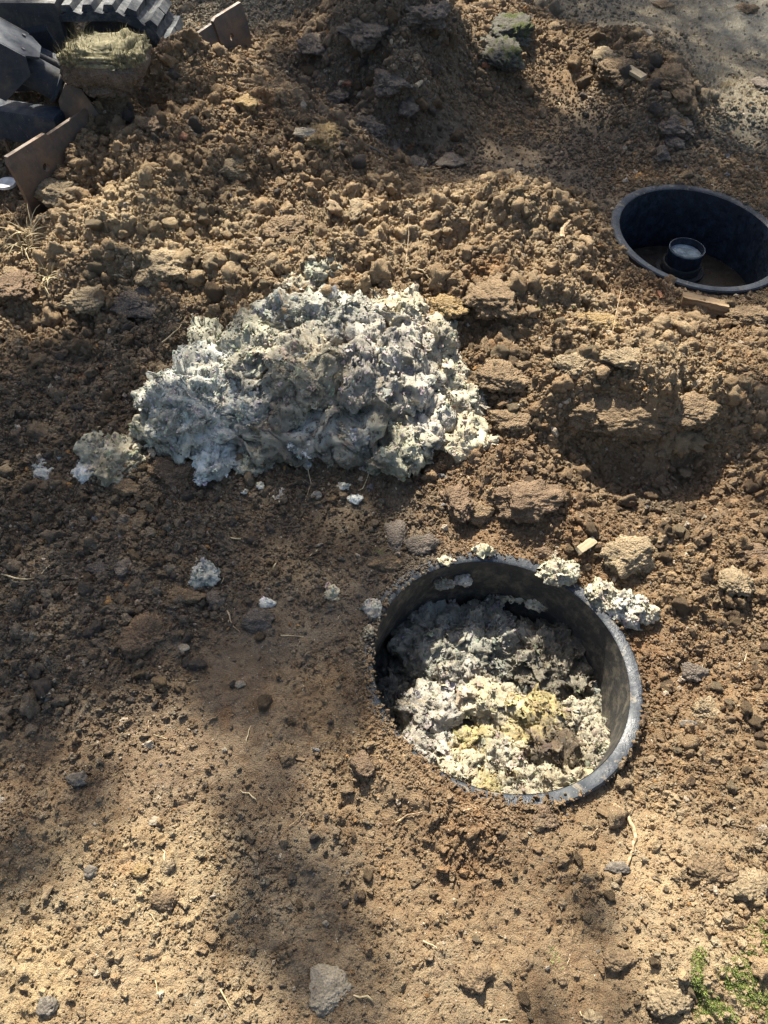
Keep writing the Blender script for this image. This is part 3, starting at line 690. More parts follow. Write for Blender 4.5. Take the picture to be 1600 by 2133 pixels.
# core under the heap
sludge(650, 800, .045, 225, 140, SL_BROWN, 'broad grey body of the sludge heap that the other lumps lie on', .55, 0, 1, 6, .7, .8)
HEAP = [
 (405, 840, .085, 92, 92, SL_BLUE, 'rounded blue-grey lump forming the left end of the big sludge heap', .75, 0, 2, 6),
 (360, 865, .06, 62, 75, SL_OLIVE, 'yellowish crumbling flank at the far left edge of the sludge heap', .7, 0, 3, 5),
 (455, 935, .035, 42, 62, SL_SILVER, 'silver-white tongue of sludge pointing down from the left lobe', .45, -.2, 4, 5),
 (445, 755, .12, 52, 30, SL_SILVER, 'smooth bluish-white cap on top of the left lobe of the heap', .6, 0, 5, 5),
 (400, 800, .11, 40, 40, SL_SILVER, 'silvery crust streaking down the left lobe of the heap', .7, .5, 6, 5),
 (525, 845, .08, 80, 60, SL_BLUE, 'pale blue-grey torn sheet of sludge between left lobe and middle', .6, 0, 7, 6),
 (525, 955, .025, 48, 28, SL_OLIVE, 'flat tan-grey flap sticking out low under the heap front', .5, 0, 8, 5),
 (435, 700, .11, 30, 40, SL_OLIVE, 'small yellow-tinged lump standing at the upper left of the heap', .8, 0, 9, 4),
 (525, 720, .14, 55, 62, SL_OLIVE, 'dark olive lump in the upper left hollow of the heap', .7, 0, 10, 5),
 (590, 655, .165, 46, 40, SL_GREY, 'grey folded lump at the upper left shoulder of the heap', .8, 0, 11, 5),
 (690, 665, .165, 88, 52, SL_GREY, 'large smooth wet grey slab at the top middle of the heap', .7, .1, 12, 6),
 (672, 565, .185, 36, 24, SL_OLIVE, 'yellow-cream sunlit peak at the very top of the heap', .9, 0, 13, 5),
 (625, 590, .18, 34, 16, SL_CREAM, 'low cream ledge in sunlight left of the heap peak', .6, 0, 14, 4),
 (645, 775, .14, 85, 72, SL_CREAM, 'big buff crumpled lump in the centre of the heap', .7, .2, 15, 6),
 (600, 745, .15, 40, 48, SL_BLUE, 'pale pointed lump jutting left from the middle of the heap', .7, 0, 16, 5),
 (770, 760, .13, 70, 85, SL_PINK, 'pinkish-grey shaggy lump right of the heap centre', .7, 0, 17, 6),
 (845, 760, .11, 58, 90, SL_PINK, 'pinkish-brown crumpled lump near the right side of the heap', .7, 0, 18, 5),
 (830, 650, .15, 60, 45, SL_CREAM, 'cream lump in sunlight on the upper right of the heap', .7, 0, 19, 5),
 (890, 700, .11, 52, 55, SL_WHITE, 'bright crumbly cream lump on the right shoulder of the heap', .7, 0, 20, 5),
 (925, 780, .07, 45, 60, SL_WHITE, 'bright cream lump halfway down the right edge of the heap', .7, 0, 21, 5),
 (955, 850, .05, 48, 50, SL_WHITE, 'bright yellowish-white lump low on the right edge of the heap', .7, 0, 22, 5),
 (970, 920, .035, 50, 48, SL_CREAM, 'cream lump at the lower right corner of the heap', .7, 0, 23, 5),
 (655, 895, .06, 62, 40, SL_SILVER, 'silver-white flaky lump at the bottom middle of the heap', .6, 0, 24, 5),
 (735, 900, .06, 55, 48, SL_BLUE, 'bluish torn lump at the front right of the silver patch', .6, 0, 25, 5),
 (830, 930, .05, 52, 62, SL_OLIVE, 'grey-green wedge of sludge pointing down at the heap front', .7, 0, 26, 5),
 (880, 880, .06, 50, 60, SL_PINK, 'dull pink-grey lump beside the grey-green wedge', .7, 0, 27, 5),
 (600, 860, .09, 48, 45, SL_BROWN, 'shadowed brown-grey hollow lump in the middle front of the heap', .6, 0, 28, 4),
 (240, 965, .03, 58, 42, SL_CREAM, 'shaggy grey-cream sludge lump lying alone left of the heap', .6, 0, 40, 5),
 (200, 935, .045, 34, 26, SL_OLIVE, 'small olive sludge tuft on top of the lone left lump', .8, 0, 41, 4),
 (180, 985, .025, 24, 24, SL_SILVER, 'bluish-white scrap at the left foot of the lone lump', .6, 0, 42, 4),
 (105, 975, .02, 34, 26, SL_BLUE, 'flattened pale scrap of sludge furthest left on the ground', .4, 0, 43, 4),
]
for i, (u, v, z, a, b, mt, lb, rh, rot, sd, sub) in enumerate(HEAP):
    sludge(u, v, z, a, b, mt, lb, rh, rot, sd, sub, 1.0, .85, HEAPG if i < 27 else 'sludge scraps lying on the soil')
def scrap(u, v, r, mat, label, asp=1.0, rh=.5, sd=0, sub=3, fl=1.2):
    p = hit(u, v); p[2] += .002
    _, _, zc = proj(p); k = float(zc)/FPX
    sludge(u, v, p[2], r, r*asp, mat, label, rh, 0, sd, sub, fl, 1.0, 'sludge scraps lying on the soil', 'sludge_scrap', pt=p)
SG = [(427, 1200, 26, SL_BLUE, 'ragged grey-white scrap left of centre beside a flat brown clod', 1.0, .7, 60, 4), (555, 1256, 16, SL_SILVER, 'small bluish scrap perched on a brown clod left of the riser', .6, .5, 61, 3),
 (696, 1236, 11, SL_WHITE, 'tiny spiky white scrap on bare soil left of the riser rim', 1.5, .7, 62, 3), (741, 1039, 16, SL_SILVER, 'small pale wisp on dark soil in front of the heap', .6, .5, 63, 3),
 (543, 1013, 8, SL_SILVER, 'tiny white flake in front of the left lobe of the heap', 1, .5, 64, 3), (510, 1025, 9, SL_SILVER, 'tiny white flake left of another just below the heap', .6, .5, 65, 3),
 (642, 966, 9, SL_SILVER, 'narrow blue-white scrap just under the silver patch of the heap', 1.5, .5, 66, 3), (714, 1014, 10, SL_BLUE, 'thin wispy scrap with a root beneath the heap', .7, .5, 67, 3),
 (583, 1030, 10, SL_PINK, 'grey ragged scrap on soil between heap and riser', 1.6, .4, 68, 3), (760, 975, 9, SL_WHITE, 'pale triangular scrap close under the heap', .9, .5, 69, 3),
 (876, 996, 10, SL_BLUE, 'small scrap right of the grey-green wedge of the heap', .8, .5, 70, 3),
 (97, 1452, 17, SL_PINK, 'grey scrap on gravelly soil at the left edge', .7, .4, 71, 3), (1222, 1135, 6, SL_WHITE, 'white fleck beside the pale wood chip', 1, .5, 72, 3)]
for a in SG: scrap(*a)
# on and beside the near rim
RG = 'sludge lumps on and beside the near riser rim'
def rimlump(u, v, dz, a, b, mt, lb, sd, sub=4, rh=.6):
    p = G(u, v, 0.0)
    for _ in range(6): p = G(u, v, float(max(ringz(R1, p[0], p[1]) if np.hypot(p[0]-.275, p[1]-.746) < .31 else HT(p[0], p[1])[0], -.2))+dz)
    sludge(u, v, p[2], a, b, mt, lb, rh, 0, sd, sub, 1.1, .9, RG, pt=p)
rimlump(1262, 1245, .015, 38, 34, SL_WHITE, 'white crumbly sludge lump against the upper right of the near rim', 80, 5)
rimlump(1300, 1268, .012, 36, 32, SL_PINK, 'greyish sludge lump just right of the white one by the near rim', 81, 5)
rimlump(1348, 1280, .008, 24, 18, SL_WHITE, 'small white tail of sludge furthest right of the near rim', 82)
rimlump(1165, 1195, .008, 36, 20, SL_WHITE, 'cream sludge lump smeared over the top right of the near rim', 83, 5)
rimlump(1005, 1146, .006, 19, 11, SL_CREAM, 'small tan sludge lump on the top of the near rim', 84)
rimlump(930, 1168, .006, 17, 9, SL_CREAM, 'small yellowish sludge lump on the upper left of the near rim', 85)
rimlump(777, 1268, .006, 17, 17, SL_PINK, 'greyish sludge lump on the left of the near rim', 86)
rimlump(766, 1318, .004, 11, 12, SL_BROWN, 'small brown dab of sludge low on the left of the near rim', 87)
rimlump(1157, 1168, .008, 10, 9, SL_WHITE, 'tiny white ball of sludge above the near rim', 88)
# smears on the inner wall
def wall_pt(a, dz, rr_=.262):
    x_ = R1['c'][0]+rr_*math.cos(a); y_ = R1['c'][1]+rr_*math.sin(a); return (x_, y_, ringz(R1, x_, y_)+dz)
def wallsmear(u, v, a, b, mt, lb, sd):
    best = None
    for aa in np.linspace(-.6, 3.6, 500):
        for dz in np.linspace(-.2, -.01, 30):
            q = wall_pt(aa, dz); pu, pv, _ = proj(q); e = (pu-u)**2+(pv-v)**2
            if best is None or e < best[0]: best = (e, q)
    sludge(u, v, 0, a, b, mt, lb, .5, 0, sd, 4, 1.0, .9, 'sludge stuck to the inside wall of the near riser', pt=best[1])
wallsmear(925, 1218, 20, 9, SL_BROWN, 'brown sludge dab stuck high on the inner back wall of the near riser', 90)
wallsmear(965, 1210, 17, 11, SL_PINK, 'grey sludge dab stuck on the inner back wall of the near riser', 91)
wallsmear(1070, 1245, 30, 8, SL_CREAM, 'long tan flap of sludge hanging off the inner back wall', 92)
wallsmear(1120, 1258, 26, 12, SL_CREAM, 'tan ragged flap right of the long one on the inner wall', 93)
wallsmear(1165, 1310, 20, 11, SL_YELLOW, 'yellow sludge dab on the inner right wall of the near riser', 94)
# contents of the near riser
n_ = 130; aa = np.linspace(-1, 1, n_); AX, AY = np.meshgrid(aa, aa)
rr0 = np.sqrt(AX**2+AY**2); k = AX**2+AY**2; mx = np.maximum(np.abs(AX), np.abs(AY)); scl_ = np.where(rr0 > 0, mx/np.maximum(rr0, 1e-6), 1)
DX = AX*scl_*.2645; DY = AY*scl_*.2645
q = np.stack([DX.ravel(), DY.ravel(), 0*DX.ravel()], 1)
o4, t4 = slab(q/.035+3, 4); zb = -.185+.02*fbm(q/.06+3, 4)+.02*(o4+.6*t4)
zb = zb-.16*DY.ravel()
ii = np.arange(n_*n_).reshape(n_, n_); Q = np.stack([ii[:-1, :-1], ii[:-1, 1:], ii[1:, 1:], ii[1:, :-1]], -1).reshape(-1, 4)
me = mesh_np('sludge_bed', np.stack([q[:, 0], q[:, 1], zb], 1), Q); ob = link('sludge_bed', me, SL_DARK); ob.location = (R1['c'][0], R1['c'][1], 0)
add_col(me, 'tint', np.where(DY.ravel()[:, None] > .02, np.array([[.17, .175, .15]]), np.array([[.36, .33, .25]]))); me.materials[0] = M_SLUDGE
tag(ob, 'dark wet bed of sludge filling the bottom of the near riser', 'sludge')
IN = [
 (905, 1345, -.175, 70, 85, SL_GREY, 'big grey-green lump at the back left inside the near riser', .7, .2, 110, 6),
 (1000, 1330, -.185, 60, 85, SL_GREY, 'shaggy dark grey lump at the back middle inside the near riser', .7, -.1, 111, 6),
 (1145, 1365, -.20, 85, 75, SL_BROWN, 'brown fibrous lump in shade at the back right of the riser filling', .7, 0, 112, 6),
 (1220, 1420, -.20, 45, 60, SL_BROWN, 'dark brown lump against the right inner wall of the riser', .7, 0, 113, 5),
 (955, 1400, -.13, 34, 32, SL_PINK, 'small pinkish jagged lump proud of the grey mass in the riser', .9, 0, 114, 5),
 (820, 1390, -.20, 40, 70, SL_DARK, 'dark wet lump along the left inner wall of the riser', .7, 0, 115, 5),
 (815, 1480, -.19, 38, 55, SL_DARK, 'lowest dark lump on the left side of the riser filling', .7, 0, 116, 5),
 (900, 1480, -.135, 58, 42, SL_PINK, 'grey-pink crumbly lump left of centre in the riser', .8, 0, 117, 5),
 (1010, 1455, -.12, 50, 34, SL_CREAM, 'buff fluffy lump in the centre of the riser filling', .8, 0, 118, 5),
 (1050, 1480, -.12, 45, 30, SL_CREAM, 'buff fluffy lump right of centre touching the yellow one', .8, 0, 119, 5),
 (1120, 1490, -.10, 50, 38, SL_YELLOW, 'yellow-crusted top of the lump right of centre in the riser', .8, 0, 120, 5),
 (1155, 1550, -.10, 50, 58, SL_MAROON, 'dark maroon slab streaked with yellow in the riser filling', .6, .2, 121, 5),
 (1085, 1540, -.115, 38, 30, SL_YELLOW, 'bright yellow crumpled lump left of the maroon slab', .7, 0, 122, 5),
 (1205, 1500, -.11, 42, 38, SL_WHITE, 'white crumbly lump right of the yellow crust in the riser', .8, 0, 123, 5),
 (1235, 1560, -.11, 34, 52, SL_WHITE, 'white crumbly lump along the lower right inner wall', .8, 0, 124, 5),
 (900, 1560, -.14, 55, 45, SL_PINK, 'greyish crumbly lump in the lower left of the riser filling', .8, 0, 125, 5),
 (985, 1555, -.125, 46, 32, SL_YELLOW, 'orange-yellow lump in the lower middle of the riser filling', .7, 0, 126, 5),
 (1040, 1580, -.12, 40, 40, SL_WHITE, 'white crumbly lump between the two yellow ones', .8, 0, 127, 5),
 (960, 1610, -.12, 50, 36, SL_CREAM, 'cream lump at the front left of the riser filling', .8, 0, 128, 5),
 (1025, 1645, -.10, 36, 24, SL_YELLOW, 'bright yellow lump at the very front of the riser filling', .7, 0, 129, 5),
 (1090, 1625, -.11, 45, 32, SL_WHITE, 'white lump at the front middle of the riser filling', .8, 0, 130, 5),
 (1170, 1635, -.10, 55, 30, SL_CREAM, 'pale cream lump at the front right of the riser filling', .8, 0, 131, 5),
 (1095, 1655, -.09, 45, 16, SL_WHITE, 'narrow white lump pressed to the front inner wall', .8, 0, 132, 4),
 (1080, 1612, -.08, 12, 10, SL_MAROON, 'small reddish lump among the white ones at the front', .9, 0, 133, 4),
]
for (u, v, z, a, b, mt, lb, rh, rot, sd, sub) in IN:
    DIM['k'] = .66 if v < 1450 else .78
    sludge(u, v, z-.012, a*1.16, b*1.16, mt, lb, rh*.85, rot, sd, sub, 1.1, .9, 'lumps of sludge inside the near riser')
# colours run into one another between neighbouring lumps
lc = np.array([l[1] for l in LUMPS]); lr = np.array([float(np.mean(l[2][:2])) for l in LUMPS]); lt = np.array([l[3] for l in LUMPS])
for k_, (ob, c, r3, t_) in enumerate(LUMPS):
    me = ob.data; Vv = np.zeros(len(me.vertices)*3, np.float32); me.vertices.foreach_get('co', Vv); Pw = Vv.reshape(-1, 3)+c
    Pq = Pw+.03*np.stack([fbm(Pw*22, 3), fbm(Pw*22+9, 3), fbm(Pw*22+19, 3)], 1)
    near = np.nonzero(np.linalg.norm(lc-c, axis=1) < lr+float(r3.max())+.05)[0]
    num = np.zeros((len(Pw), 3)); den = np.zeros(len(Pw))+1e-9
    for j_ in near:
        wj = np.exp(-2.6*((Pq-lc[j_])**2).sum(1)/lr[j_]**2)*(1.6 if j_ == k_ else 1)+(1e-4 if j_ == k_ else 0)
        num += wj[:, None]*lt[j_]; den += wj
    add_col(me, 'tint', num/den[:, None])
# ragged flakes over the sludge
def flake_mesh(seed):
    rg = np.random.default_rng(seed); n = 6; a = np.linspace(-1, 1, n); X, Y = np.meshgrid(a, a)
    q = np.stack([X.ravel(), Y.ravel(), 0*X.ravel()], 1); o = rg.random(3)*60
    m_ = 1+.45*noise(q*1.4+o); Z = .55*fbm(q*1.1+o+9, 3)
    Vv = np.stack([q[:, 0]*m_+.3*noise(q*2+o+3), q[:, 1]*m_*.75+.3*noise(q*2+o+30), Z], 1)
    ii = np.arange(n*n).reshape(n, n); Qf = np.stack([ii[:-1, :-1], ii[:-1, 1:], ii[1:, 1:], ii[1:, :-1]], -1).reshape(-1, 4)
    kk = rg.random(len(Qf)) > .12
    mm = mesh_np('flake', Vv, Qf[kk]); mm.materials.append(M_FLAKE); return mm
def chip_mesh(seed):
    mm = clod_mesh('sludge_crumb', 2, seed, .7, .5, .35, M_FLAKE, 2); return mm
fcol = proto_collection('flake_shapes', [flake_mesh(300+i) for i in range(7)]+[chip_mesh(400+i) for i in range(5)])
cen = np.concatenate([f[0] for f in FLK]); nn = np.concatenate([f[1] for f in FLK]); tt = np.concatenate([np.repeat(f[2][None], f[3], 0) for f in FLK])
N = len(cen); print('flakes', N)
tt = np.clip(tt*(.6+.65*RNG.random((N, 1)))*(1+.06*RNG.normal(size=(N, 3))), .03, .85)
rt = np.zeros((N, 3)); nj = nn+RNG.normal(0, .24, (N, 3)); nj /= np.linalg.norm(nj, axis=1)[:, None]
rt[:, 1] = np.arccos(np.clip(nj[:, 2], -1, 1)); rt[:, 2] = np.arctan2(nj[:, 1], nj[:, 0]); rt[:, 0] = 0
sz = .0020+.011*RNG.random(N)**3.2
pid = RNG.integers(0, 12, N); sz = np.where(pid > 6, np.minimum(sz*.6, .0038), sz)
scatter('sludge_flakes', cen+nn*.0008, rt, sz[:, None]*RNG.uniform(.7, 1.3, (N, 3)), pid, tt, fcol)

# ------------------------------------------------------------------ notable clods and stones
def clod(u, v, ru, rv, mat, label, cat='clod', name='soil_clod', seed=0, sub=4, lump=.10, facets=7, rot=None, sink=.25, h=.75, group=None, tilt=0.0):
    p = hit(u, v+rv*.35); _, _, zc = proj(p); k = float(zc)/FPX
    el = math.asin(-ray(u, v)[2]); rx = ru*k; rz = min(rx, rv*k)*h; ry = max(rv*k*.6, (rv*k-rz*math.cos(el)*.6)/max(math.sin(el), .3))
    me = clod_mesh(name, sub, seed+1000, 1.0, .24, .12, None, facets, lump)
    Vv = np.zeros(len(me.vertices)*3, np.float32); me.vertices.foreach_get('co', Vv); Vv = Vv.reshape(-1, 3)*1.12
    r = rot if rot is not None else 0.0
    Vv = Vv*np.array([rx, ry, rz]); c, s_ = math.cos(r), math.sin(r); Vv = Vv@np.array([[c, s_, 0], [-s_, c, 0], [0, 0, 1]])
    me.vertices.foreach_set('co', Vv.astype(np.float32).ravel()); me.update()
    ob = link(name, me, mat); ob.location = (p[0], p[1], p[2]+rz*(1-2*sink)*.9); ob.rotation_euler = (tilt, 0, 0)
    return tag(ob, label, cat, group)
CL = [
 (880, 1128, 32, 28, M_GREY, 'round grey-brown clod just above left of the near rim'), (822, 1113, 24, 40, M_GREY, 'oval earthy clod left of the round one above the near rim'),
 (803, 1172, 30, 20, M_CLOD, 'double-lobed dark clod with a green sprig above the near rim'), (950, 1030, 34, 42, M_RED, 'reddish-brown upright clod below the right end of the heap'),
 (1000, 1060, 26, 28, M_CLOD, 'brown angular clod right of the reddish upright one'), (1090, 1030, 68, 42, M_RED, 'big smooth reddish-brown clod between the heap and the dark hollow'),
 (1305, 1145, 52, 46, M_TAN, 'large pitted tan clod to the upper right of the near riser'), (357, 975, 46, 33, M_RED, 'rust-edged bowl-shaped clod under the left lobe of the heap'),
 (262, 1015, 28, 20, M_CLOD, 'brown clod under the lone sludge lump at left'), (385, 1237, 40, 22, M_CLOD, 'flat smooth brown clod beside the ragged white scrap'),
 (446, 1247, 20, 20, M_GREY, 'small rounded clod right of the flat smooth one'), (538, 1288, 32, 26, M_GREY, 'squarish clod carrying a bluish scrap, left of the riser'),
 (306, 1315, 46, 45, M_RED, 'rusty orange-brown crumbling clod in the left middle ground'), (208, 1182, 24, 16, M_GREY, 'smooth oval grey clod at the left, topmost of a small cluster'),
 (255, 1083, 20, 15, M_GREY, 'small block-shaped clod below the lone sludge lump'), (252, 1178, 26, 22, M_GREY, 'lumpy grey clod right of the smooth oval one'),
 (384, 1347, 11, 10, M_PALE, 'small round grey pebble on trodden soil left of centre'), (501, 1424, 10, 9, M_PALE, 'small round pebble alone on the smooth trodden soil'),
 (323, 1709, 13, 12, M_PALE, 'pale rounded pebble on sunlit soil, lower left'), (350, 1792, 15, 18, M_TAN, 'tan pear-shaped stone on sunlit soil at lower left'),
 (293, 1810, 15, 13, M_OCHRE, 'yellowish rounded stone left of the pear-shaped one'), (190, 1812, 15, 13, M_FLINT, 'blue-grey broken flint on sunlit soil at lower left'),
 (343, 1868, 26, 18, M_CLOD, 'dark clod with a deep shadow below the yellowish stone'), (100, 2090, 20, 18, M_FLINT, 'dark shiny flint near the lower left corner'),
 (165, 1615, 22, 16, M_FLINT, 'black broken flint on shaded soil at left'), (680, 2050, 44, 40, M_PALE, 'flat pale stone half buried at the bottom of the picture'),
 (990, 2025, 32, 32, M_CLOD, 'brown clod surrounded by a crack near the bottom'), (1290, 1992, 30, 22, M_CLOD, 'brown clod with a black shadow beneath, bottom right'),
 (1395, 2075, 38, 34, M_TAN, 'large pale clod near the bottom right corner'), (1230, 2118, 22, 16, M_TAN, 'pale stone cut by the bottom edge'),
 (1130, 1695, 36, 22, M_RED, 'dark reddish clod overlapping the front of the near rim'), (1150, 1668, 16, 12, M_RED, 'small clod sitting on the front of the near rim'),
 (760, 1590, 28, 26, M_RED, 'reddish clod left of the lower near rim'), (600, 1565, 18, 24, M_CLOD, 'upright brown clod among gravel left of the riser'),
 (1445, 1395, 26, 20, M_GREY, 'grey-brown clod right of the near riser'), (1475, 1470, 34, 26, M_TAN, 'tan clod at the right, beyond the riser'), (1440, 1505, 22, 10, M_FLINT, 'thin dark flint right of the near riser'),
 (1530, 1210, 34, 28, M_TAN, 'tan lumpy clod at the right edge above the near riser level'), (1570, 1150, 30, 26, M_RED, 'red-brown clod at the right edge'),
 (1285, 1805, 26, 12, M_FLINT, 'blue-grey flint beside the curved root'), (1130, 1150, 18, 12, M_RED, 'small red clod above the near rim'), (1480, 1810, 40, 34, M_CLOD, 'broad brown clod at lower right in strong sun'), (1560, 1840, 40, 34, M_TAN, 'broad tan clod at the lower right edge in strong sun'),
 (1060, 55, 44, 32, M_MOSSROCK, 'angular dark turf block with green moss on its left edge'), (1040, 105, 44, 34, M_MOSSROCK, 'grey-green mossy block below the angular turf block'),
 (808, 165, 34, 24, M_GREY, 'flat slanted grey stone on the shaded pile'), (722, 172, 12, 10, M_ORANGE, 'small orange brick fragment on the shaded pile'),
 (1010, 130, 12, 10, M_ORANGE, 'small orange stone left of the mossy blocks'), (322, 260, 24, 18, M_RED, 'rust-brown clod on the slope in front of the machine'), (382, 283, 9, 8, M_ORANGE, 'tiny orange stone on the slope in front of the machine'),
 (520, 213, 26, 20, M_OCHRE, 'ochre rounded clod on the upper slope'), (675, 275, 38, 34, M_OCHRE, 'rough ochre clod on the ridge beside a yellow flat stone'), (633, 278, 28, 12, M_PALE, 'flat yellow stone leaning left of the rough ochre clod'),
 (765, 262, 34, 26, M_GREY, 'dark rounded clod at the foot of the shaded pile'), (820, 303, 15, 24, M_GREY, 'upright squarish stone at the foot of the shaded pile'), (850, 228, 22, 20, M_GREY, 'rounded grey clod on the lower shaded pile'),
 (862, 340, 24, 16, M_GREY, 'flat grey stone at the bottom of the gully'), (938, 335, 28, 20, M_GREY, 'long grey clod at the right of the gully'), (595, 470, 42, 32, M_CLOD, 'large rounded brown clod behind the heap peak'),
 (742, 435, 18, 22, M_TAN, 'squarish tan clod upright above the heap'), (700, 200, 26, 18, M_GREY, 'grey clod low on the left of the shaded pile'), (480, 350, 44, 22, M_TAN, 'long sunlit tan clod on the middle of the slope'),
 (935, 635, 40, 26, M_OCHRE, 'ochre-yellow clod right of the heap top'), (1035, 610, 58, 48, M_CLOD, 'big brown clod with smooth shaded face right of the heap'), (1240, 668, 42, 24, M_OCHRE, 'mossy yellow domed clod left of the plank'),
 (1040, 780, 52, 32, M_CLOD, 'large crumbly clod on the bank right of the heap'), (985, 600, 14, 14, M_TAN, 'small tan clod above the ochre-yellow one'), (1060, 870, 40, 24, M_CLOD, 'brown clod casting a dark shadow right of the heap'),
 (1410, 262, 38, 22, M_GREY, 'large smooth grey clod behind the right riser'), (1375, 320, 18, 18, M_GREY, 'round cobble-like clod above the right riser'), (1405, 300, 18, 16, M_GREY, 'squarish clod joined to the round one above the right riser'),
 (1265, 120, 26, 20, M_TAN, 'pointed sunlit clod at the left of the clod ridge'), (1290, 145, 34, 26, M_CLOD, 'big brown clod in the middle of the clod ridge'), (1400, 165, 34, 32, M_CLOD, 'big lumpy clod at the right of the clod ridge'), (1425, 210, 28, 26, M_CLOD, 'tan-faced clod at the foot of the clod ridge'),
 (1583, 178, 20, 14, M_GREY, 'dark squat clod alone on the grey ground at the right edge'), (1558, 18, 20, 9, M_CLOD, 'dark low clod on the grey ground at the top right corner'), (1380, 12, 18, 9, M_CLOD, 'dark clod on the grey ground near the top'), (1350, 68, 9, 8, M_PALE, 'small white stone behind the clod ridge'),
 (1560, 655, 40, 24, M_CLOD, 'rounded brown clod right of the plank'), (1310, 745, 50, 24, M_TAN, 'long sunlit clod on the right bank'), (1200, 760, 40, 26, M_TAN, 'sunlit clod left on the right bank'),
 (1310, 860, 90, 42, M_CLOD, 'massive earth block overhanging the dark hollow'), (1420, 845, 62, 36, M_CLOD, 'block of earth at the right end of the overhanging bank'), (1225, 850, 44, 34, M_CLOD, 'block of earth at the left end of the overhanging bank'),
 (290, 620, 60, 34, M_GREY, 'large shaded clod left of the heap'), (510, 180-140, 12, 10, M_RED, 'clod by the right end of the blade'), (130, 395, 60, 34, M_TAN, 'rough tan clod against the blade end'), (30, 590, 42, 34, M_RED, 'reddish clod at the left edge below the blade'),
 (340, 545, 60, 36, M_TAN, 'smooth-faced tan clod in full sun on the left slope'), (180, 620, 40, 28, M_TAN, 'sunlit tan clod at the left foot of the slope'), (600, 60, 34, 22, M_CLOD, 'brown clod left of the shaded pile top'), (660, 95, 34, 24, M_GREY, 'dark clod on the left flank of the shaded pile'), (890, 25, 44, 30, M_GREY, 'large dark clod at the top of the shaded pile'), (760, 60, 50, 34, M_GREY, 'large dark clod left on the top of the shaded pile'),
]
for i, c_ in enumerate(CL):
    u, v, a, b, mt, lb = c_
    st = mt in (M_PALE, M_FLINT, M_ORANGE)
    clod(u, v, a, b, mt, lb, 'stone' if st else 'clod', 'stone' if st else 'soil_clod', i, 3 if a < 16 else (5 if a > 32 else 4), 0.0 if st else .12, 6 if st else 7,
         sink=.28 if a < 30 else .36, h=.6 if u != 680 else .25)

LAND = [(430, 1205, 'the ragged white scrap'), (385, 1240, 'the flat smooth brown clod'), (538, 1288, 'the squarish clod'), (306, 1315, 'the rusty crumbling clod'), (208, 1182, 'the smooth oval grey clod'), (235, 965, 'the lone sludge lump'),
 (105, 975, 'the farthest-left pale scrap'), (501, 1424, 'the lone round pebble'), (60, 1200, 'the bent straw at the left edge'), (97, 1452, 'the grey scrap at the left edge'), (165, 1615, 'the black broken flint'), (290, 620, 'the large shaded clod'), (357, 975, 'the bowl-shaped clod'),
 (1305, 1145, 'the large pitted tan clod'), (1090, 1030, 'the big smooth reddish clod'), (1290, 1260, 'the white lump by the near rim'), (1475, 1470, 'the tan clod beyond the riser'), (1440, 1505, 'the thin dark flint'), (1410, 980, 'the dark hollow'), (1530, 1210, 'the tan lumpy clod at the edge'), (1310, 860, 'the overhanging earth block'),
 (760, 1590, 'the reddish clod by the lower rim'), (600, 1565, 'the upright brown clod in gravel'), (1130, 1695, 'the clod overlapping the near rim'), (1300, 1760, 'the curved root'), (990, 2025, 'the clod ringed by a crack'), (1290, 1992, 'the clod with the black shadow'), (1155, 1995, 'the tiny green weed'), (1480, 1810, 'the broad brown clod at lower right'), (1395, 2075, 'the large pale clod'),
 (808, 165, 'the flat slanted grey stone'), (722, 172, 'the orange brick fragment'), (765, 262, 'the dark rounded clod at the pile foot'), (820, 303, 'the upright squarish stone'), (890, 25, 'the top of the shaded pile'), (600, 60, 'the clod left of the pile top'), (938, 335, 'the long grey clod of the gully'),
 (322, 260, 'the rust-brown clod'), (520, 213, 'the ochre rounded clod'), (675, 275, 'the rough ochre clod'), (480, 350, 'the long tan clod'), (382, 283, 'the tiny orange stone'), (210, 150, 'the turf block'), (1265, 120, 'the pointed sunlit clod'), (1400, 165, 'the big lumpy ridge clod'), (1410, 262, 'the large smooth grey clod'),
 (1035, 610, 'the big smooth-faced brown clod'), (935, 635, 'the ochre-yellow clod'), (1040, 780, 'the large crumbly clod'), (1185, 480, 'the stubby root'), (1240, 668, 'the mossy yellow clod'), (595, 470, 'the large clod behind the peak'), (742, 435, 'the squarish tan clod'), (340, 545, 'the smooth-faced tan clod'), (130, 395, 'the rough clod at the blade end'), (1060, 80, 'the mossy blocks'), (945, 1035, 'the reddish upright clod')]
used_labels = {}
def loose_label(p, r, mt, r0, r1):
    u, v, _ = proj(p); best = sorted(LAND, key=lambda q: math.hypot(q[0]-u, q[1]-v)); f = (r-r0)/(r1-r0)
    sz_ = 'tiny' if r < .010 else 'small' if r < .015 else 'fist-sized' if r > .026 else 'medium'
    cl_ = {'brown_clod': 'brown', 'grey_clod': 'grey-brown', 'reddish_clod': 'reddish', 'tan_clod': 'tan'}[mt.name]
    for q in best[:5]:
        a = math.degrees(math.atan2(q[1]-v, u-q[0])) % 360; dr = ['right of', 'above right of', 'above', 'above left of', 'left of', 'below left of', 'below', 'below right of'][int((a+22.5)//45) % 8]
        d = math.hypot(q[0]-u, q[1]-v); nr_ = 'just ' if d < 60 else '' if d < 130 else ''
        l = '%s %s loose clod lying %s%s %s' % (sz_, cl_, nr_, dr, q[2])
        if l not in used_labels and len(l.split()) <= 16: used_labels[l] = 1; return l
    return ' '.join(l.split()[:16])
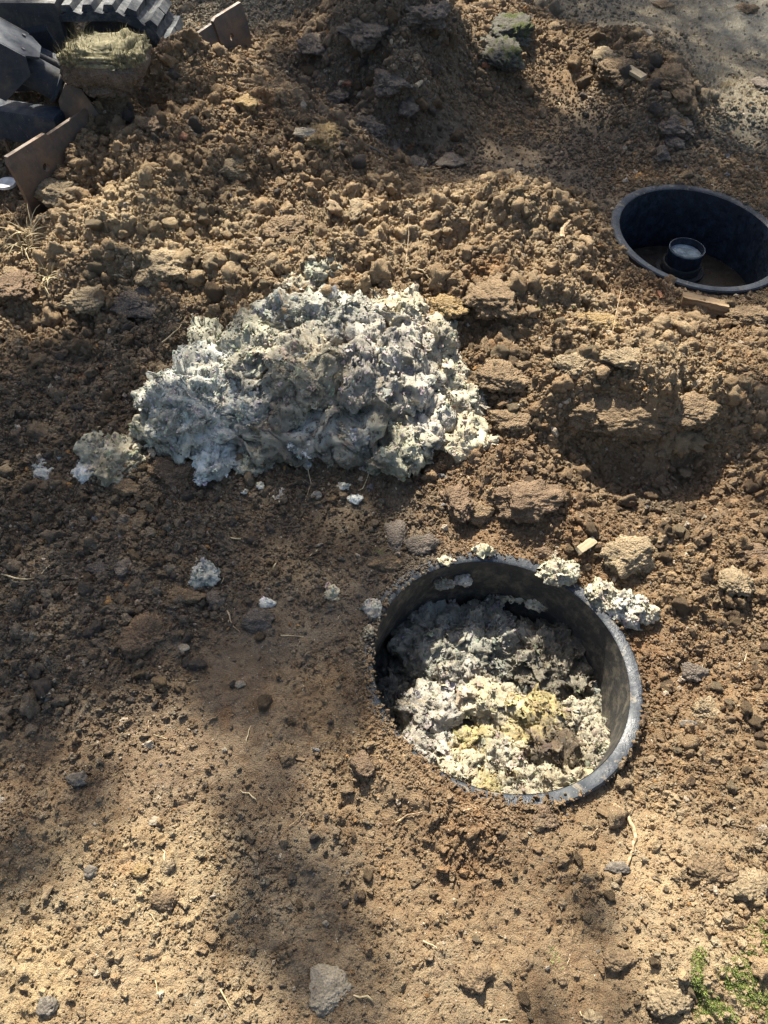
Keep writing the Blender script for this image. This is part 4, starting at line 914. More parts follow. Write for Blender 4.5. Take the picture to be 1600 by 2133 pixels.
# scattered countable clods: individuals sharing a few meshes
protos = []
for i in range(9):
    for mt in (M_CLOD, M_GREY, M_RED, M_TAN):
        protos.append((mt, clod_mesh('loose_clod', 3, 2000+i*7, .78, .26, .10, mt, 6, .10)))
REG = [  # u0,v0,u1,v1,count,material pool,min,max radius(m),label,group
 (20, 1020, 620, 1480, 62, (M_GREY, M_CLOD, M_GREY), .008, .019, 'small grey-brown clod loose on the shaded ground left of the riser'),
 (20, 680, 300, 1000, 24, (M_GREY, M_CLOD), .012, .026, 'dark clod loose in the shade left of the heap'),
 (1380, 1050, 1600, 1650, 44, (M_CLOD, M_RED, M_TAN), .008, .020, 'brown clod loose on the sunlit ground right of the riser'),
 (980, 980, 1600, 1150, 28, (M_RED, M_CLOD), .010, .022, 'red-brown clod loose at the foot of the right bank'),
 (600, 1500, 800, 1900, 16, (M_CLOD, M_GREY), .006, .013, 'small clod loose in the gravel left below the riser'),
 (900, 1720, 1500, 2120, 22, (M_CLOD, M_TAN), .006, .013, 'small brown clod loose on the sunlit foreground'),
 (620, 40, 960, 360, 46, (M_GREY, M_CLOD), .014, .034, 'grey clod loose on the shaded pile in the middle distance'),
 (200, 120, 620, 420, 40, (M_CLOD, M_GREY), .012, .028, 'brown clod loose on the slope in front of the machine'),
 (1200, 80, 1450, 280, 24, (M_CLOD, M_GREY), .016, .036, 'clod loose on the clod ridge behind the right riser'),
 (880, 400, 1260, 900, 34, (M_TAN, M_CLOD), .012, .028, 'sunlit clod loose on the bank between heap and right riser'),
 (80, 400, 620, 620, 26, (M_TAN, M_CLOD), .014, .030, 'sunlit clod loose on the slope above the heap'),
]
for (u0, v0, u1, v1, cnt, pool, r0, r1, lb) in REG:
    j = 0
    while j < cnt:
        p = hit(random.uniform(u0, u1), random.uniform(v0, v1))
        if math.hypot(p[0]-.275, p[1]-.746) < .33 or math.hypot(p[0]-1.059, p[1]-2.39) < .33: continue
        mt = random.choice(pool); me = random.choice([m_ for q_, m_ in protos if q_ is mt])
        ob = link('loose_clod', me); r = r0+(r1-r0)*random.random()**2.2
        ob.location = (p[0], p[1], p[2]+r*.3); ob.rotation_euler = (random.random()*6, random.random()*6, random.random()*6)
        ob.scale = (r*random.uniform(.8, 1.3), r*random.uniform(.8, 1.2), r); tag(ob, loose_label(p, r, mt, r0, r1), 'clod', lb.replace('clod loose', 'clods loose')); j += 1

# ------------------------------------------------------------------ wood, roots, straw, grass
def strand(name, pts, rad, mat, label, cat, lift=.004, lifts=None):
    P3 = []
    for i, (u, v) in enumerate(pts):
        p = hit(u, v); p[2] += lift+(lifts[i] if lifts else 0); P3.append(Vector(p))
    sm = []
    for i in range(len(P3)-1):
        for t in (0, .33, .66): sm.append(P3[i].lerp(P3[i+1], t)+Vector((random.uniform(-1, 1), random.uniform(-1, 1), random.uniform(0, 1)))*rad*.7)
    sm.append(P3[-1]); n = len(sm)
    return tag(MB().tube(sm, [rad*(1.15-.7*i/(n-1))*random.uniform(.85, 1.15) for i in range(n)], 8).done(name, mat), label, cat)
strand('root', [(1275, 1678), (1305, 1700), (1322, 1745), (1312, 1790), (1300, 1820)], .0042, M_ROOT, 'curved pale brown root lying below the near riser', 'root')
strand('root', [(1165, 505), (1172, 480), (1205, 462)], .008, M_ROOT, 'short stubby root sticking out of the mound near the right riser', 'root', .012)
strand('stick', [(755, 308), (800, 330), (838, 343)], .008, M_DARKWOOD, 'dark stick lying across the gully at the foot of the shaded pile', 'stick', .008)
strand('stick', [(880, 362), (920, 352)], .006, M_WOOD, 'short brown stick in the bottom of the gully', 'stick', .006)
strand('stick', [(868, 190), (890, 165)], .009, M_CHIP, 'short pale stick on the shaded pile', 'stick', .008)
strand('root', [(845, 560), (850, 520), (847, 490)], .0013, M_ROOT, 'thin pale rootlet standing behind the heap', 'root', .0, [0, .05, .1])
strand('root', [(845, 568), (880, 570), (905, 600)], .0022, M_STRAW, 'thin curling rootlet right of the standing one', 'root', .01)
strand('root', [(340, 720), (375, 690), (390, 665)], .0018, M_STRAW, 'thin rootlet in shade left of the heap', 'root', .01)
strand('root', [(640, 970), (648, 1010), (636, 1045)], .0014, M_STRAW, 'thin wavy rootlet hanging below the heap front', 'root')
strand('root', [(730, 965), (765, 955), (777, 967)], .0014, M_STRAW, 'thin arching rootlet under the grey-green wedge', 'root', .01)
strand('root', [(770, 985), (757, 1020), (745, 1025)], .0014, M_STRAW, 'thin rootlet beside the pale triangular scrap', 'root')
strand('straw', [(5, 1198), (50, 1210), (80, 1205), (105, 1180)], .0018, M_STRAW, 'bent straw stalk on the shaded soil at the left edge', 'straw')
strand('straw', [(585, 1326), (632, 1328)], .0014, M_STRAW, 'short straight straw on trodden soil left of the riser', 'straw')
strand('root', [(475, 1275), (485, 1305), (500, 1318)], .0018, M_ROOT, 'forked rootlet left of the squarish clod', 'root')
strand('root', [(825, 1715), (850, 1698), (880, 1692)], .0018, M_ROOT, 'rootlet in soil below the lower left of the near rim', 'root')
strand('root', [(965, 1690), (1000, 1682), (1015, 1668)], .0016, M_ROOT, 'rootlet curling onto the front of the near rim', 'root')
strand('root', [(1270, 720), (1275, 680), (1282, 640)], .0013, M_ROOT, 'thin forked rootlet by the mossy yellow clod', 'root', .005, [0, .03, .06])
strand('straw', [(325, 2040), (330, 2075)], .0013, M_STRAW, 'short straw near the bottom left', 'straw')
strand('straw', [(460, 2060), (480, 2100)], .0013, M_STRAW, 'forked straw near the bottom', 'straw')
strand('straw', [(880, 1960), (910, 1975)], .0013, M_STRAW, 'short straw in the lower middle', 'straw')
def board(name, u0, v0, u1, v1, wd, th, mat, label, cat, dz=.01, tilt=0.0, pts=None):
    a = hit(u0, v0); b = hit(u1, v1); zz_ = max(a[2], b[2])+dz
    a = Vector((*G(u0, v0, zz_)[:2], zz_)); b = Vector((*G(u1, v1, zz_)[:2], zz_-.004)); d = b-a; L_ = d.length
    R = d.to_track_quat('X', 'Z').to_matrix() @ Matrix.Rotation(tilt, 3, 'X')
    bm = bmesh.new(); n = 14; rg = random.Random(int(u0)); rings = []
    for i in range(n+1):
        t = i/n; wv = wd/2*(1-.15*rg.random()); e = .008*(rg.random()-.5) if i in (0, n) else 0
        rings.append([bm.verts.new((t*L_-L_/2+e*(k_-1.5), yy_, z_)) for k_, (yy_, z_) in enumerate(((-wv, -th/2), (wv, -th/2), (wv*.98, th/2*rg.uniform(.85, 1)), (-wv*.97, th/2*rg.uniform(.85, 1))))])
    for p_, q_ in zip(rings[:-1], rings[1:]):
        for k_ in range(4): bm.faces.new((p_[k_], p_[(k_+1) % 4], q_[(k_+1) % 4], q_[k_]))
    bm.faces.new(rings[0]); bm.faces.new(rings[-1][::-1]); bmesh.ops.recalc_face_normals(bm, faces=bm.faces)
    me = bpy.data.meshes.new(name); bm.to_mesh(me); bm.free(); ob = link(name, me, mat); ob.location = (a+b)/2; ob.rotation_euler = R.to_euler()
    return tag(ob, label, cat)
board('plank', 1420, 622, 1515, 640, .055, .03, M_WOOD, 'broken brown plank half buried in front of the right riser', 'plank', .012, -.25)
board('wood_chip', 1205, 1147, 1240, 1122, .022, .008, M_CHIP, 'pale split wood chip above right of the near riser', 'wood chip', .012, .2)
board('wood_chip', 1308, 142, 1342, 160, .035, .014, M_CHIP, 'pale yellow wood piece among the clods of the ridge', 'wood chip', .02, .2)
board('wood_chip', 610, 1577, 636, 1582, .007, .005, M_WOOD, 'small square-cut wood sliver in gravel left of the riser', 'wood chip', .004)
board('wood_chip', 1245, 1685, 1275, 1700, .016, .01, M_WOOD, 'reddish wood sliver beside the curved root', 'wood chip', .006)
board('wood_chip', 1372, 609, 1378, 618, .012, .01, M_ORANGE, 'tiny orange brick chip left of the plank', 'brick chip', .006)
def tuft(u, v, n, L_, spread, mat, label, cat='grass', name='grass_tuft', lean=(0, 0), wd=.0016, lift=0.0):
    p = Vector(hit(u, v)); p.z += lift; bm = bmesh.new()
    for i in range(n):
        a = random.random()*6.28; o = Vector((random.gauss(0, spread), random.gauss(0, spread), 0)); 
        d = Vector((math.cos(a)*.6+lean[0], math.sin(a)*.6+lean[1], random.uniform(.5, 1))).normalized(); l = L_*random.uniform(.4, 1)
        sd_ = d.cross(Vector((0, 0, 1))).normalized()*wd; pr = None; q_ = p+o
        q_.z = float(HT(q_.x, q_.y)[0])-.002+lift
        for t in range(5):
            f = t/4; c_ = q_+d*l*f+Vector((0, 0, -.45*l*f*f)); w_ = sd_*(1-f*.9)
            cur = (bm.verts.new(c_-w_), bm.verts.new(c_+Vector((0, 0, wd*.5))), bm.verts.new(c_+w_))
            if pr: bm.faces.new((pr[0], pr[1], cur[1], cur[0])); bm.faces.new((pr[1], pr[2], cur[2], cur[1]))
            pr = cur
    me = bpy.data.meshes.new(name); bm.to_mesh(me); bm.free(); return tag(link(name, me, mat), label, cat)
tuft(85, 440, 34, .14, .012, M_STRAW, 'pale green grass tuft at the lower corner of the blade', lean=(.7, -.3), wd=.0028, lift=.02)
tuft(60, 520, 34, .19, .014, M_STRAW, 'yellowish long grass tuft below the blade corner', lean=(.2, -.3), wd=.0028, lift=.02)
tuft(100, 590, 28, .11, .012, M_STRAW, 'short pale grass tuft in the soil left of the slope', lean=(.4, -.3), wd=.0026, lift=.02)
tuft(490, 440, 14, .09, .01, M_STRAW, 'dry grass wisp on the sunlit slope', lean=(.2, .2))
tuft(672, 492, 14, .05, .02, M_GRASS, 'small green sprig in shade above the heap peak', wd=.002)
tuft(790, 1150, 40, .015, .006, M_GRASS, 'tiny green sprig on the double-lobed clod', wd=.001)
tuft(1185, 635, 30, .025, .015, M_GRASS, 'small light green grass sprig on the right bank', wd=.0015)
tuft(1215, 795, 26, .02, .008, M_GRASS, 'tiny bright green sprig on the right bank', wd=.0015)
tuft(1155, 1995, 34, .015, .010, M_GRASS, 'tiny green weed on the brown soil at lower right', wd=.001)
tuft(1150, 665, 20, .03, .012, M_GRASS, 'small green sprig left of the mossy yellow clod')
# moss patches bottom right, stuff
def moss(name, spots, n, h, mat):
    Vv = []; Fc = []
    for k_ in range(n):
        u, v, ru, rv = random.choice(spots); a = random.random()*6.28; q = random.random()**.7
        p = G(u+ru*q*math.cos(a), v+rv*q*math.sin(a), 0); 
        if math.sin(p[0]*60+math.sin(p[1]*47)*2)+random.random() < .1: continue
        p[2] = float(HT(p[0], p[1])[0]); b = random.random()*6.28; l = h*random.uniform(.4, 1); w_ = .0009
        dx, dy = math.cos(b), math.sin(b); lx, ly = random.gauss(0, .5)*l, random.gauss(0, .5)*l
        i0 = len(Vv); Vv += [(p[0]-dx*w_, p[1]-dy*w_, p[2]), (p[0]+dx*w_, p[1]+dy*w_, p[2]), (p[0]+lx, p[1]+ly, p[2]+l)]; Fc.append((i0, i0+1, i0+2))
    return tag(link(name, mesh_np(name, Vv, Fc, False), mat), kind='stuff')
moss('moss_patch', [(1540, 2000, 60, 70), (1500, 2060, 60, 50), (1470, 2110, 60, 40), (1580, 2100, 60, 50), (1440, 2040, 22, 60), (1590, 1960, 30, 60)], 18000, .005, M_MOSS)
moss('thin_turf', [(1500, 215, 140, 30), (1550, 120, 160, 90), (1350, 30, 220, 40)], 5000, .02, M_STRAW)

# ------------------------------------------------------------------ machine
mac_ = empty('mini_excavator', (BL0[0]-.5, BL0[1]+.7, 0), 'dark tracked mini excavator with its dozer blade down against the spoil pile, top left', 'excavator')
B0 = Vector((BL0[0], BL0[1], 0)); bd3 = Vector((bdir[0], bdir[1], 0)); bn3 = Vector((bn[0], bn[1], 0))
def bl(al, off, z): return B0+bd3*al+bn3*off+Vector((0, 0, z))
# curved blade plate
def blade_prof(top):
    out = []
    for i in range(11):
        t = i/10; z_ = -.03+t*(top+.03); o_ = .030*(2*t-1)**2-.02
        out.append((o_, z_))
    return out
def plate(a0, a1, top0, top1, th, off):
    bm = bmesh.new(); st = []
    n = 12
    for j in range(n+1):
        t = j/n; al = a0+(a1-a0)*t; pr = blade_prof(top0+(top1-top0)*t)
        st.append([bm.verts.new(bl(al, o_+off, z_)) for o_, z_ in pr]+[bm.verts.new(bl(al, o_+off+th, z_)) for o_, z_ in pr[::-1]])
    for p_, q_ in zip(st[:-1], st[1:]):
        for k_ in range(22): bm.faces.new((p_[k_], p_[(k_+1) % 22], q_[(k_+1) % 22], q_[k_]))
    bm.faces.new(st[0]); bm.faces.new(st[-1][::-1]); mb = MB(); mb.bm.free(); mb.bm = bm; return mb
HT0 = .262; HT1 = .292
def topz(al): return HT0+(HT1-HT0)*al/BLEN
bp = plate(.19, BLEN-.20, topz(.19)-.003, topz(BLEN-.2)-.003, .012, 0).done('blade_plate', M_BLADE, mac_, 30)
def endplate(a0, a1, ah, zh):
    bm = bmesh.new(); th = .014; off = -.004; N_ = 40; hr = .013
    w_ = a1-a0
    def pz(al, z_):
        tp = topz(al)+.010; t = (z_+.03)/(tp+.03); return bl(al, .030*(2*t-1)**2-.02+off, z_)
    inner = []; outer = []; lv = 8; rings = []
    for s_ in range(lv+1):
        ring = []
        for k_ in range(N_):
            a = 2*math.pi*k_/N_; c_, s2 = math.cos(a), math.sin(a)
            ia, iz = ah+hr*c_, zh+hr*s2
            # rectangle boundary along this direction
            tx = ((a1-ah) if c_ > 0 else (a0-ah))/c_ if abs(c_) > 1e-6 else 9
            tz = ((topz(ah)+.01-zh) if s2 > 0 else (-.03-zh))/s2 if abs(s2) > 1e-6 else 9
            t_ = min(tx, tz); f = s_/lv; ring.append((ia+(ah+t_*c_-ia)*f, iz+(zh+t_*s2-iz)*f))
        rings.append(ring)
    for k_, (ca, cz) in enumerate(rings[-1]): pass
    fr = [[bm.verts.new(pz(a, z_)) for a, z_ in r_] for r_ in rings]; bk = [[bm.verts.new(pz(a, z_)+bn3*th) for a, z_ in r_] for r_ in rings]
    for s_ in range(lv):
        for k_ in range(N_):
            l_ = (k_+1) % N_
            bm.faces.new((fr[s_][k_], fr[s_][l_], fr[s_+1][l_], fr[s_+1][k_])); bm.faces.new((bk[s_][k_], bk[s_+1][k_], bk[s_+1][l_], bk[s_][l_]))
    for k_ in range(N_):
        l_ = (k_+1) % N_
        bm.faces.new((fr[0][k_], bk[0][k_], bk[0][l_], fr[0][l_])); bm.faces.new((fr[-1][k_], fr[-1][l_], bk[-1][l_], bk[-1][k_]))
    mb = MB(); mb.bm.free(); mb.bm = bm; return mb
endplate(0, .188, .12, .195).done('blade_end', M_BLADE, mac_, 30)
endplate(BLEN-.198, BLEN, BLEN-.12, .215).done('blade_end', M_BLADE, mac_, 30)

def bar(p, q, wd, ht, bev=.008):
    p = Vector(p); q = Vector(q); d = q-p; R = d.to_track_quat('X', 'Z').to_matrix(); return MB().box((p+q)/2, (d.length, wd, ht), R, bev)
# push arms
a0 = Vector(G(-110, 232, .20)); a1 = Vector(G(135, 268, .20)); bar(a0, a1, .085, .11, .014).done('push_arm', M_PAINT, mac_)
a0 = Vector(G(-40, 95, .20)); a1 = Vector(G(330, 120, .20)); bar(a0, a1, .07, .09, .012).done('push_arm', M_BLACKM, mac_)
# lift cylinder
c0 = Vector(G(15, 122, .40)); c1 = Vector(G(150, 190, .31)); c2 = Vector(G(198, 210, .27)); c2 += bn3*(.10-(c2-B0).dot(bn3)); c1 = c0.lerp(c2, .74); ax = (c1-c0).normalized()
MB().tube([c0, c1-ax*.012, c1-ax*.010, c1, c1+ax*.002], [.050, .050, .056, .056, .045], 40).done('cylinder_barrel', M_PAINT, mac_)
MB().tube([c1, c2], .028, 24).done('cylinder_rod', M_BOLT, mac_)
sd_ = ax.cross(Vector((0, 0, 1))).normalized(); upv = sd_.cross(ax)
MB().tube([c2-sd_*.04, c2+sd_*.04], .034, 24).done('cylinder_eye', M_BLACKM, mac_)
for s_ in (1, -1):
    b0 = c2+sd_*.055*s_; e0 = b0-ax*.05; e1 = b0-bn3*.095
    MB().prism([e0-upv*.02-sd_*.007, e0+upv*.045-sd_*.007, b0+upv*.055-sd_*.007, e1-Vector((0, 0, .015))-sd_*.007, e1-Vector((0, 0, .12))-sd_*.007, b0-upv*.10-sd_*.007], sd_*.014).done('clevis_lug', M_BLADE, mac_)
MB().tube([c2-sd_*.07, c2+sd_*.07], .015, 20).done('pin', M_BOLT, mac_)
# folded guard bracket over the cylinder head
g0 = c0+ax*.06; 
def gp(a_, b_, c_): return g0+ax*a_+sd_*b_+upv*c_
for nm, poly in (('guard_plate', [gp(-.12, -.075, .068), gp(-.01, -.075, .068), gp(.02, -.03, .072), gp(.02, .055, .072), gp(-.02, .085, .068), gp(-.12, .085, .068)]),):
    MB().prism(poly, upv*.008).done(nm, M_PAINT, mac_)
MB().prism([gp(-.12, .087, .076), gp(-.02, .087, .076), gp(.01, .087, .03), gp(-.03, .087, -.09), gp(-.12, .087, -.09)], sd_*.008).done('guard_plate', M_PAINT, mac_)
MB().prism([gp(-.12, -.085, .076), gp(-.02, -.085, .076), gp(-.03, -.085, -.08), gp(-.12, -.085, -.08)], sd_*.008).done('guard_plate', M_BLACKM, mac_)
for a_, b_ in ((-.035, -.045), (-.03, .055)):
    MB().tube([gp(a_, b_, .076), gp(a_, b_, .081)], .006, 6, True).done('bolt', M_BOLT, mac_)
MB().tube([c0+upv*.0+sd_*-.12, c1+sd_*-.12-ax*.02+upv*.01, c1+sd_*-.11+ax*.08-upv*.03], .014, 12).done('hydraulic_hose', M_BLACKM, mac_)
MB().tube([Vector(G(60, 105, .34)), Vector(G(150, 150, .30)), Vector(G(230, 170, .2))], [.03, .03, .028], 20).done('steel_tube', M_PAINT, mac_)
# chassis behind
k0 = Vector(G(-60, 75, .30)); k1 = Vector(G(150, 75, .30)); bar(k0, k1, .16, .28, .02).done('chassis', M_BLACKM, mac_)
MB().prism([Vector(G(35, 60, .42)), Vector(G(95, 50, .42)), Vector(G(130, 110, .30)), Vector(G(80, 110, .30))], (0, .0, -.02)).done('chassis_plate', M_PAINT, mac_)
# rubber track
tA = Vector(G(-260, 32, .40)); tB = Vector(G(225, 26, .40)); td = (tB-tA); td.z = 0; td.normalize(); tn = Vector((-td.y, td.x, 0)); tw = .30
Rt = .20; cA = Vector((tA.x, tA.y, Rt)); cB = Vector((tB.x, tB.y, Rt)); Lr = (cB-cA).length
def tpath(s_, r_):      # stadium path
    per = 2*Lr+2*math.pi*Rt; s_ %= per
    if s_ < Lr: return cA+td*s_+Vector((0, 0, r_)), Vector((0, 0, 1))
    s_ -= Lr
    if s_ < math.pi*Rt:
        a = s_/Rt; n_2 = td*math.sin(a)+Vector((0, 0, math.cos(a))); return cB+n_2*r_, n_2
    s_ -= math.pi*Rt
    if s_ < Lr: return cB-td*s_-Vector((0, 0, r_)), Vector((0, 0, -1))
    s_ -= Lr; a = s_/Rt; n_2 = -td*math.sin(a)-Vector((0, 0, math.cos(a))); return cA+n_2*r_, n_2
per = 2*Lr+2*math.pi*Rt; nseg = int(per/.022)
bm = bmesh.new(); rg_ = []
track = None
for i in range(nseg):
    s_ = per*i/nseg; wv = .006*math.cos(2*math.pi*s_/.075)
    o_, n_2 = tpath(s_, Rt); i_, _ = tpath(s_, Rt-.028)
    rg_.append([bm.verts.new(o_+n_2*wv), bm.verts.new(o_+tn*tw*.5+n_2*wv*.6), bm.verts.new(o_+tn*tw+n_2*wv), bm.verts.new(i_+tn*tw), bm.verts.new(i_)])
for i in range(nseg):
    p_, q_ = rg_[i], rg_[(i+1) % nseg]
    for k_ in range(5): f = bm.faces.new((p_[k_], p_[(k_+1) % 5], q_[(k_+1) % 5], q_[k_]))
mb = MB(); mb.bm.free(); mb.bm = bm; track = mb.done('track', M_RUBBER, mac_, 50)
npitch = int(per/.072)
for i in range(npitch):
    s_ = per*i/npitch
    for half_ in (0, 1):
        w0 = .005+half_*(tw*.5); w1 = w0+tw*.47; sh = .018 if half_ else 0
        def lp(ds, w_, r_):
            q_, n_2 = tpath(s_+ds+sh, Rt+r_); return q_+tn*w_
        mbl = MB(); v = []
        for r_, e in ((.001, .024), (.024, .014)):
            for ds, w_ in ((-e, w0), (e, w0), (e+.014, w1), (-e+.014, w1)): v.append(mbl.bm.verts.new(lp(ds, w_, r_)))
        for f in ((0, 3, 2, 1), (4, 5, 6, 7), (0, 1, 5, 4), (1, 2, 6, 5), (2, 3, 7, 6), (3, 0, 4, 7)): mbl.bm.faces.new([v[k_] for k_ in f])
        lug = mbl.done('track_lug', M_RUBBER, None, 30); lug.parent = track; lug.matrix_parent_inverse = Matrix()
for cc_ in (cA, cB):
    MB().tube([cc_+tn*.06, cc_+tn*(tw-.06)], Rt-.03, 40).done('idler_wheel', M_BLACKM, mac_)
bar(cA+tn*.02+Vector((0, 0, 0)), cB+tn*.02-td*.16, .03, .14, .01).done('track_frame', M_BLACKM, mac_)
# marker disc and stake left of the blade
dp = G(14, 385, .06)
tag(MB().lathe([(.0005, 0), (.034, 0), (.034, .01), (.0005, .012)], tuple(dp), 32).done('plastic_disc', M_LIDP), 'small white disc on the ground at the left edge behind the blade end', 'disc')
sp_ = Vector(G(24, 325, .10)); tag(MB().tube([sp_-Vector((0, 0, .12)), sp_, sp_+Vector((-.004, .0, .06))], [.007, .007, .006], 10).done('rusty_stake', M_BLADE), 'thin rusty stake standing behind the left end of the blade', 'stake')

# turf block lying on the machine
def sod():
    zt = .44; o = G(212, 92, zt); V, Fa = ico(5); D = V.copy()
    Pm = np.stack([D[:, 0]/np.maximum(np.abs(D[:, 0]), .001)*np.abs(D[:, 0])**.5, D[:, 1]/np.maximum(np.abs(D[:, 1]), .001)*np.abs(D[:, 1])**.5, D[:, 2]/np.maximum(np.abs(D[:, 2]), .001)*np.abs(D[:, 2])**.45], 1)
    up = Pm[:, 2] > 0
    sc_ = np.where(up, 1.0, 1-.35*np.abs(Pm[:, 2]))
    Pm = Pm*np.array([.128, .10, .065])*np.stack([sc_, sc_, np.ones_like(sc_)], 1)
    n0 = D*2+5; Pm += D*(.022*fbm(n0, 3)+.010*(1-2*np.abs(noise(D*6)))+.005*fbm(D*14, 3))[:, None]
    e = empty('turf_block', (o[0], o[1], zt-.16), 'cut block of turf with mossy top resting on the excavator frame', 'turf')
    me = mesh_np('soil_body', Pm, Fa); ob = link('soil_body', me, M_GREY, e); ob.matrix_parent_inverse = Matrix(); ob.location = (0, 0, .09)
    # mossy turf skin on top
    msk = (Pm[Fa].mean(1)[:, 2] > .035); use = np.unique(Fa[msk]); mp_ = -np.ones(len(Pm), int); mp_[use] = np.arange(len(use))
    T_ = Pm[use].copy(); T_[:, 2] += .004+.006*np.abs(noise(T_*60)); T_[:, :2] *= 1.01
    me = mesh_np('turf_top', T_, mp_[Fa[msk]]); ob = link('turf_top', me, M_SODTOP, e); ob.matrix_parent_inverse = Matrix(); ob.location = (0, 0, .09)
    bm = bmesh.new()
    for i in range(1500):
        j = random.randrange(len(T_)); p = Vector(T_[j])+Vector((random.gauss(0, .003), random.gauss(0, .003), 0)); l = random.uniform(.006, .02)*(2.4 if p.x < -.05 and random.random() < .3 else 1)
        d = Vector((random.gauss(0, .5), random.gauss(0, .5), 1)).normalized()*l; sd2 = Vector((random.gauss(0, 1), random.gauss(0, 1), 0)).normalized()*.0011
        bm.faces.new((bm.verts.new(p-sd2), bm.verts.new(p+sd2), bm.verts.new(p+d)))
    me = bpy.data.meshes.new('grass_blades'); bm.to_mesh(me); bm.free(); me.materials.append(M_SODTOP)
    ob = link('grass_blades', me, None, e); ob.matrix_parent_inverse = Matrix(); ob.location = (0, 0, .09); tag(ob, kind='stuff')
    e.location.z += .0
sod()

# ------------------------------------------------------------------ the tree whose crown shades the place (stands beyond the top of the view)
SH = [  # shade on the ground as seen: u, v, half width, half height, rotation, density
 (120, 830, 190, 120, 0, 1), (300, 700, 110, 60, 0, .9), (100, 1050, 220, 200, 0, 1), (400, 1140, 330, 150, 0, 1), (700, 1150, 150, 160, 0, 1), (620, 1290, 170, 150, 0, 1), (150, 1330, 230, 170, 0, 1),
 (400, 1300, 230, 130, 0, 1), (560, 870, 290, 150, 0, .13), (640, 700, 140, 70, 0, .10), (520, 700, 90, 60, 0, .4), (600, 990, 260, 40, 0, .9), (30, 1530, 100, 90, 0, 1), (620, 1470, 150, 90, 0, .7), (690, 1420, 90, 130, 0, .8), (480, 1440, 120, 60, 0, .8),
 (170, 1650, 48, 80, 0, 1), (560, 1700, 90, 110, .2, .5), (620, 1860, 120, 170, .2, .85), (690, 2060, 120, 130, 0, .7), (40, 1780, 80, 110, 0, .9), (480, 1960, 60, 120, 0, .45), (850, 2060, 60, 60, 0, .4),
 (1240, 1890, 60, 60, 0, .45), (1170, 2110, 110, 50, 0, .5), 
 (800, 150, 170, 190, 0, .5), (760, 300, 150, 90, .3, .6), (900, 330, 120, 70, 0, .8), (1050, 250, 110, 60, 0, .9), (1190, 340, 90, 90, 0, .9), (1040, 350, 60, 40, 0, .8), (1330, 340, 170, 110, 0, 1), (1500, 480, 250, 150, 0, 1), (1500, 620, 130, 40, 0, .8),
 (1330, 260, 120, 60, 0, .8), (1400, 120, 130, 90, 0, .75), (1530, 80, 160, 90, 0, .8), (1350, 20, 250, 60, 0, .9), (1550, 320, 100, 60, 0, .8), (560, 40, 110, 60, 0, .8), (300, 230, 150, 110, 0, .38), (420, 350, 130, 50, 0, .22),
 (80, 60, 110, 110, 0, .8), (250, 40, 130, 60, 0, .55), (60, 170, 120, 60, 0, .6), (50, 290, 100, 60, 0, .6), (620, 190, 90, 90, 0, .8), (100, 400, 40, 60, 0, .5), (1600, 950, 70, 120, 0, .25)]
LT = [(1130, 310, 40, 35), (1230, 95, 60, 25), (1530, 215, 90, 30), (70, 545, 130, 60), (620, 575, 120, 40), (880, 700, 50, 70), (350, 1660, 130, 110), (180, 1500, 60, 40)]
for (a, b, zq, ru, rv) in [(30, 120, .42, 60, 70)]:
    q0_ = G(a, b, zq); q = q0_-SD*((zq-.2)/SD[2]); a2_, b2_, _ = proj(q); SH.append((float(a2_), float(b2_), ru, rv, 0, 1.0))
for (a, b, zq, ru, rv) in [(210, 100, .45, 105, 55), (100, 165, .36, 45, 25)]:      # sunflecks that reach raised things: where their rays would meet the ground
    q0_ = G(a, b, zq); q = q0_-SD*((zq-.2)/SD[2])
    for _ in range(5): q = q0_-SD*((zq-float(HT(q[0], q[1])[0]))/SD[2])
    a2_, b2_, _ = proj(q); LT.append((float(a2_), float(b2_), ru, rv))
def shade_amt(u, v):
    s_ = np.zeros_like(u)
    for (a, b, ru, rv, rt_, dn) in SH:
        c_, s2 = math.cos(rt_), math.sin(rt_); du = (u-a)*c_+(v-b)*s2; dv = -(u-a)*s2+(v-b)*c_
        s_ = np.maximum(s_, dn*sstep(1.08, .92, np.hypot(du/ru, dv/rv)))
    for (a, b, ru, rv) in LT: s_ = s_*(1-.9*sstep(1.1, .8, np.hypot((u-a)/ru, (v-b)/rv)))
    return s_
NL = 110000; gxx = RNG.uniform(-4.5, 4.5, NL); gyy = RNG.uniform(-1.0, 6.5, NL)
zz = np.where((np.abs(gxx) < 3.9), HT(np.clip(gxx, -3.9, 3.9), gyy), 0)
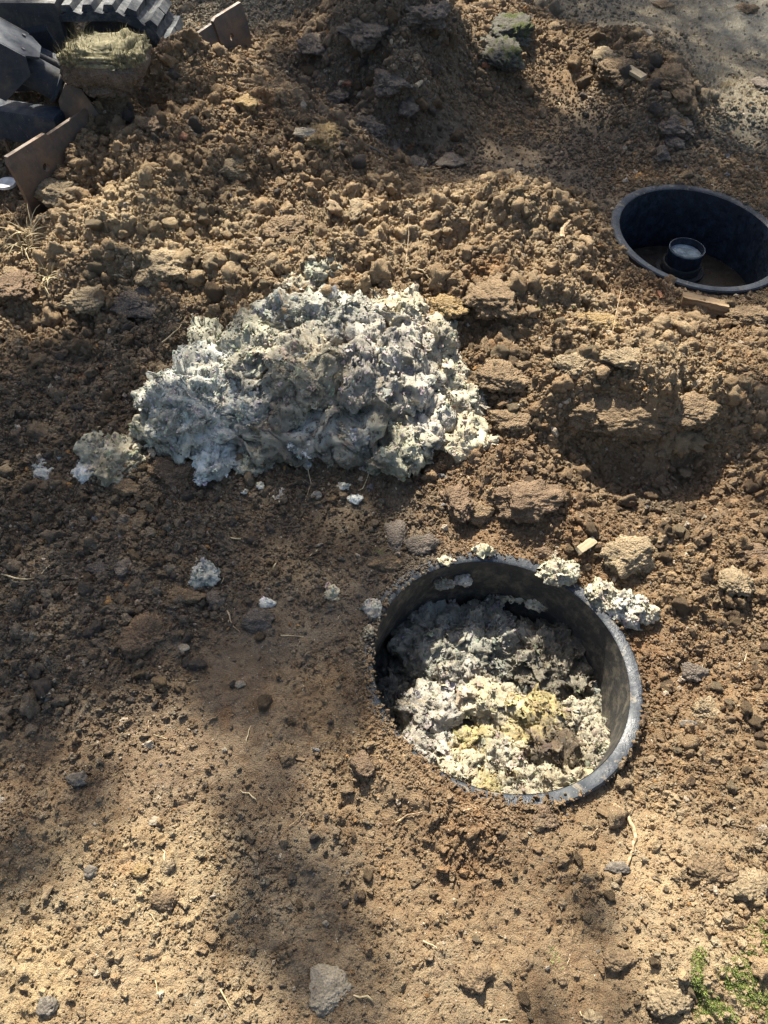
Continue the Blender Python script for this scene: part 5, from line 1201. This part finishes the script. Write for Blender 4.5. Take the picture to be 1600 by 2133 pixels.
uu, vv, zc = proj(np.stack([gxx, gyy, zz], 1)); inf = (zc > .2) & (uu > -60) & (uu < 1660) & (vv > -60) & (vv < 2190)
den = np.where(inf, shade_amt(uu, vv), .55*sstep(-.25, .15, noise(np.stack([gxx*1.7, gyy*1.7, 0*gxx+3], 1))))
kk = RNG.random(NL) < den*.62
gxx, gyy, zz = gxx[kk], gyy[kk], zz[kk]; n = len(gxx); print('leaves', n)
dist = RNG.uniform(8.0, 10.6, n)
LP = np.stack([gxx, gyy, zz], 1)+SD[None]*dist[:, None]
tc = SD*9.3+np.array([0, 2.4, 0])
tree = empty('shade_tree', (tc[0], tc[1]+.9, 0), 'broadleaf tree standing beyond the top of the view, shading the ground in patches', 'tree')
d1_ = RNG.normal(size=(n, 3))*.75+SD[None]; d1_ /= np.linalg.norm(d1_, axis=1)[:, None]
a1_ = np.cross(d1_, RNG.normal(size=(n, 3))); a1_ /= np.linalg.norm(a1_, axis=1)[:, None]; a2_ = np.cross(d1_, a1_)
sz = RNG.uniform(.040, .062, n)[:, None]
LV = np.stack([LP-a1_*sz, LP+a2_*sz*.55, LP+a1_*sz*1.1, LP-a2_*sz*.55], 1).reshape(-1, 3)
me = mesh_np('crown', LV, np.arange(n*4).reshape(-1, 4), False); link('crown', me, M_LEAF, tree); 
mb = MB(); base = Vector((tc[0], tc[1]+.9, 0)); topp = Vector((tc[0], tc[1]+.3, tc[2]+.4))
mb.tube([base, base.lerp(topp, .35)+Vector((.08, 0, 0)), base.lerp(topp, .7)+Vector((-.05, .05, 0)), topp], [.22, .17, .13, .05], 16); mb.done('trunk', M_BARK, tree)
rgi = random.Random(5)
for i in range(9):
    e_ = Vector(LP[rgi.randrange(n)]); s0 = base.lerp(topp, rgi.uniform(.55, .95)); md = s0.lerp(e_, .5)+Vector((0, 0, .25))
    MB().tube([s0, md, e_], [.035, .02, .006], 8).done('limb', M_BARK, tree)
print('tris', sum(len(o.data.loops)-2*len(o.data.polygons) for o in bpy.data.objects if o.type == 'MESH' and o.users_collection))
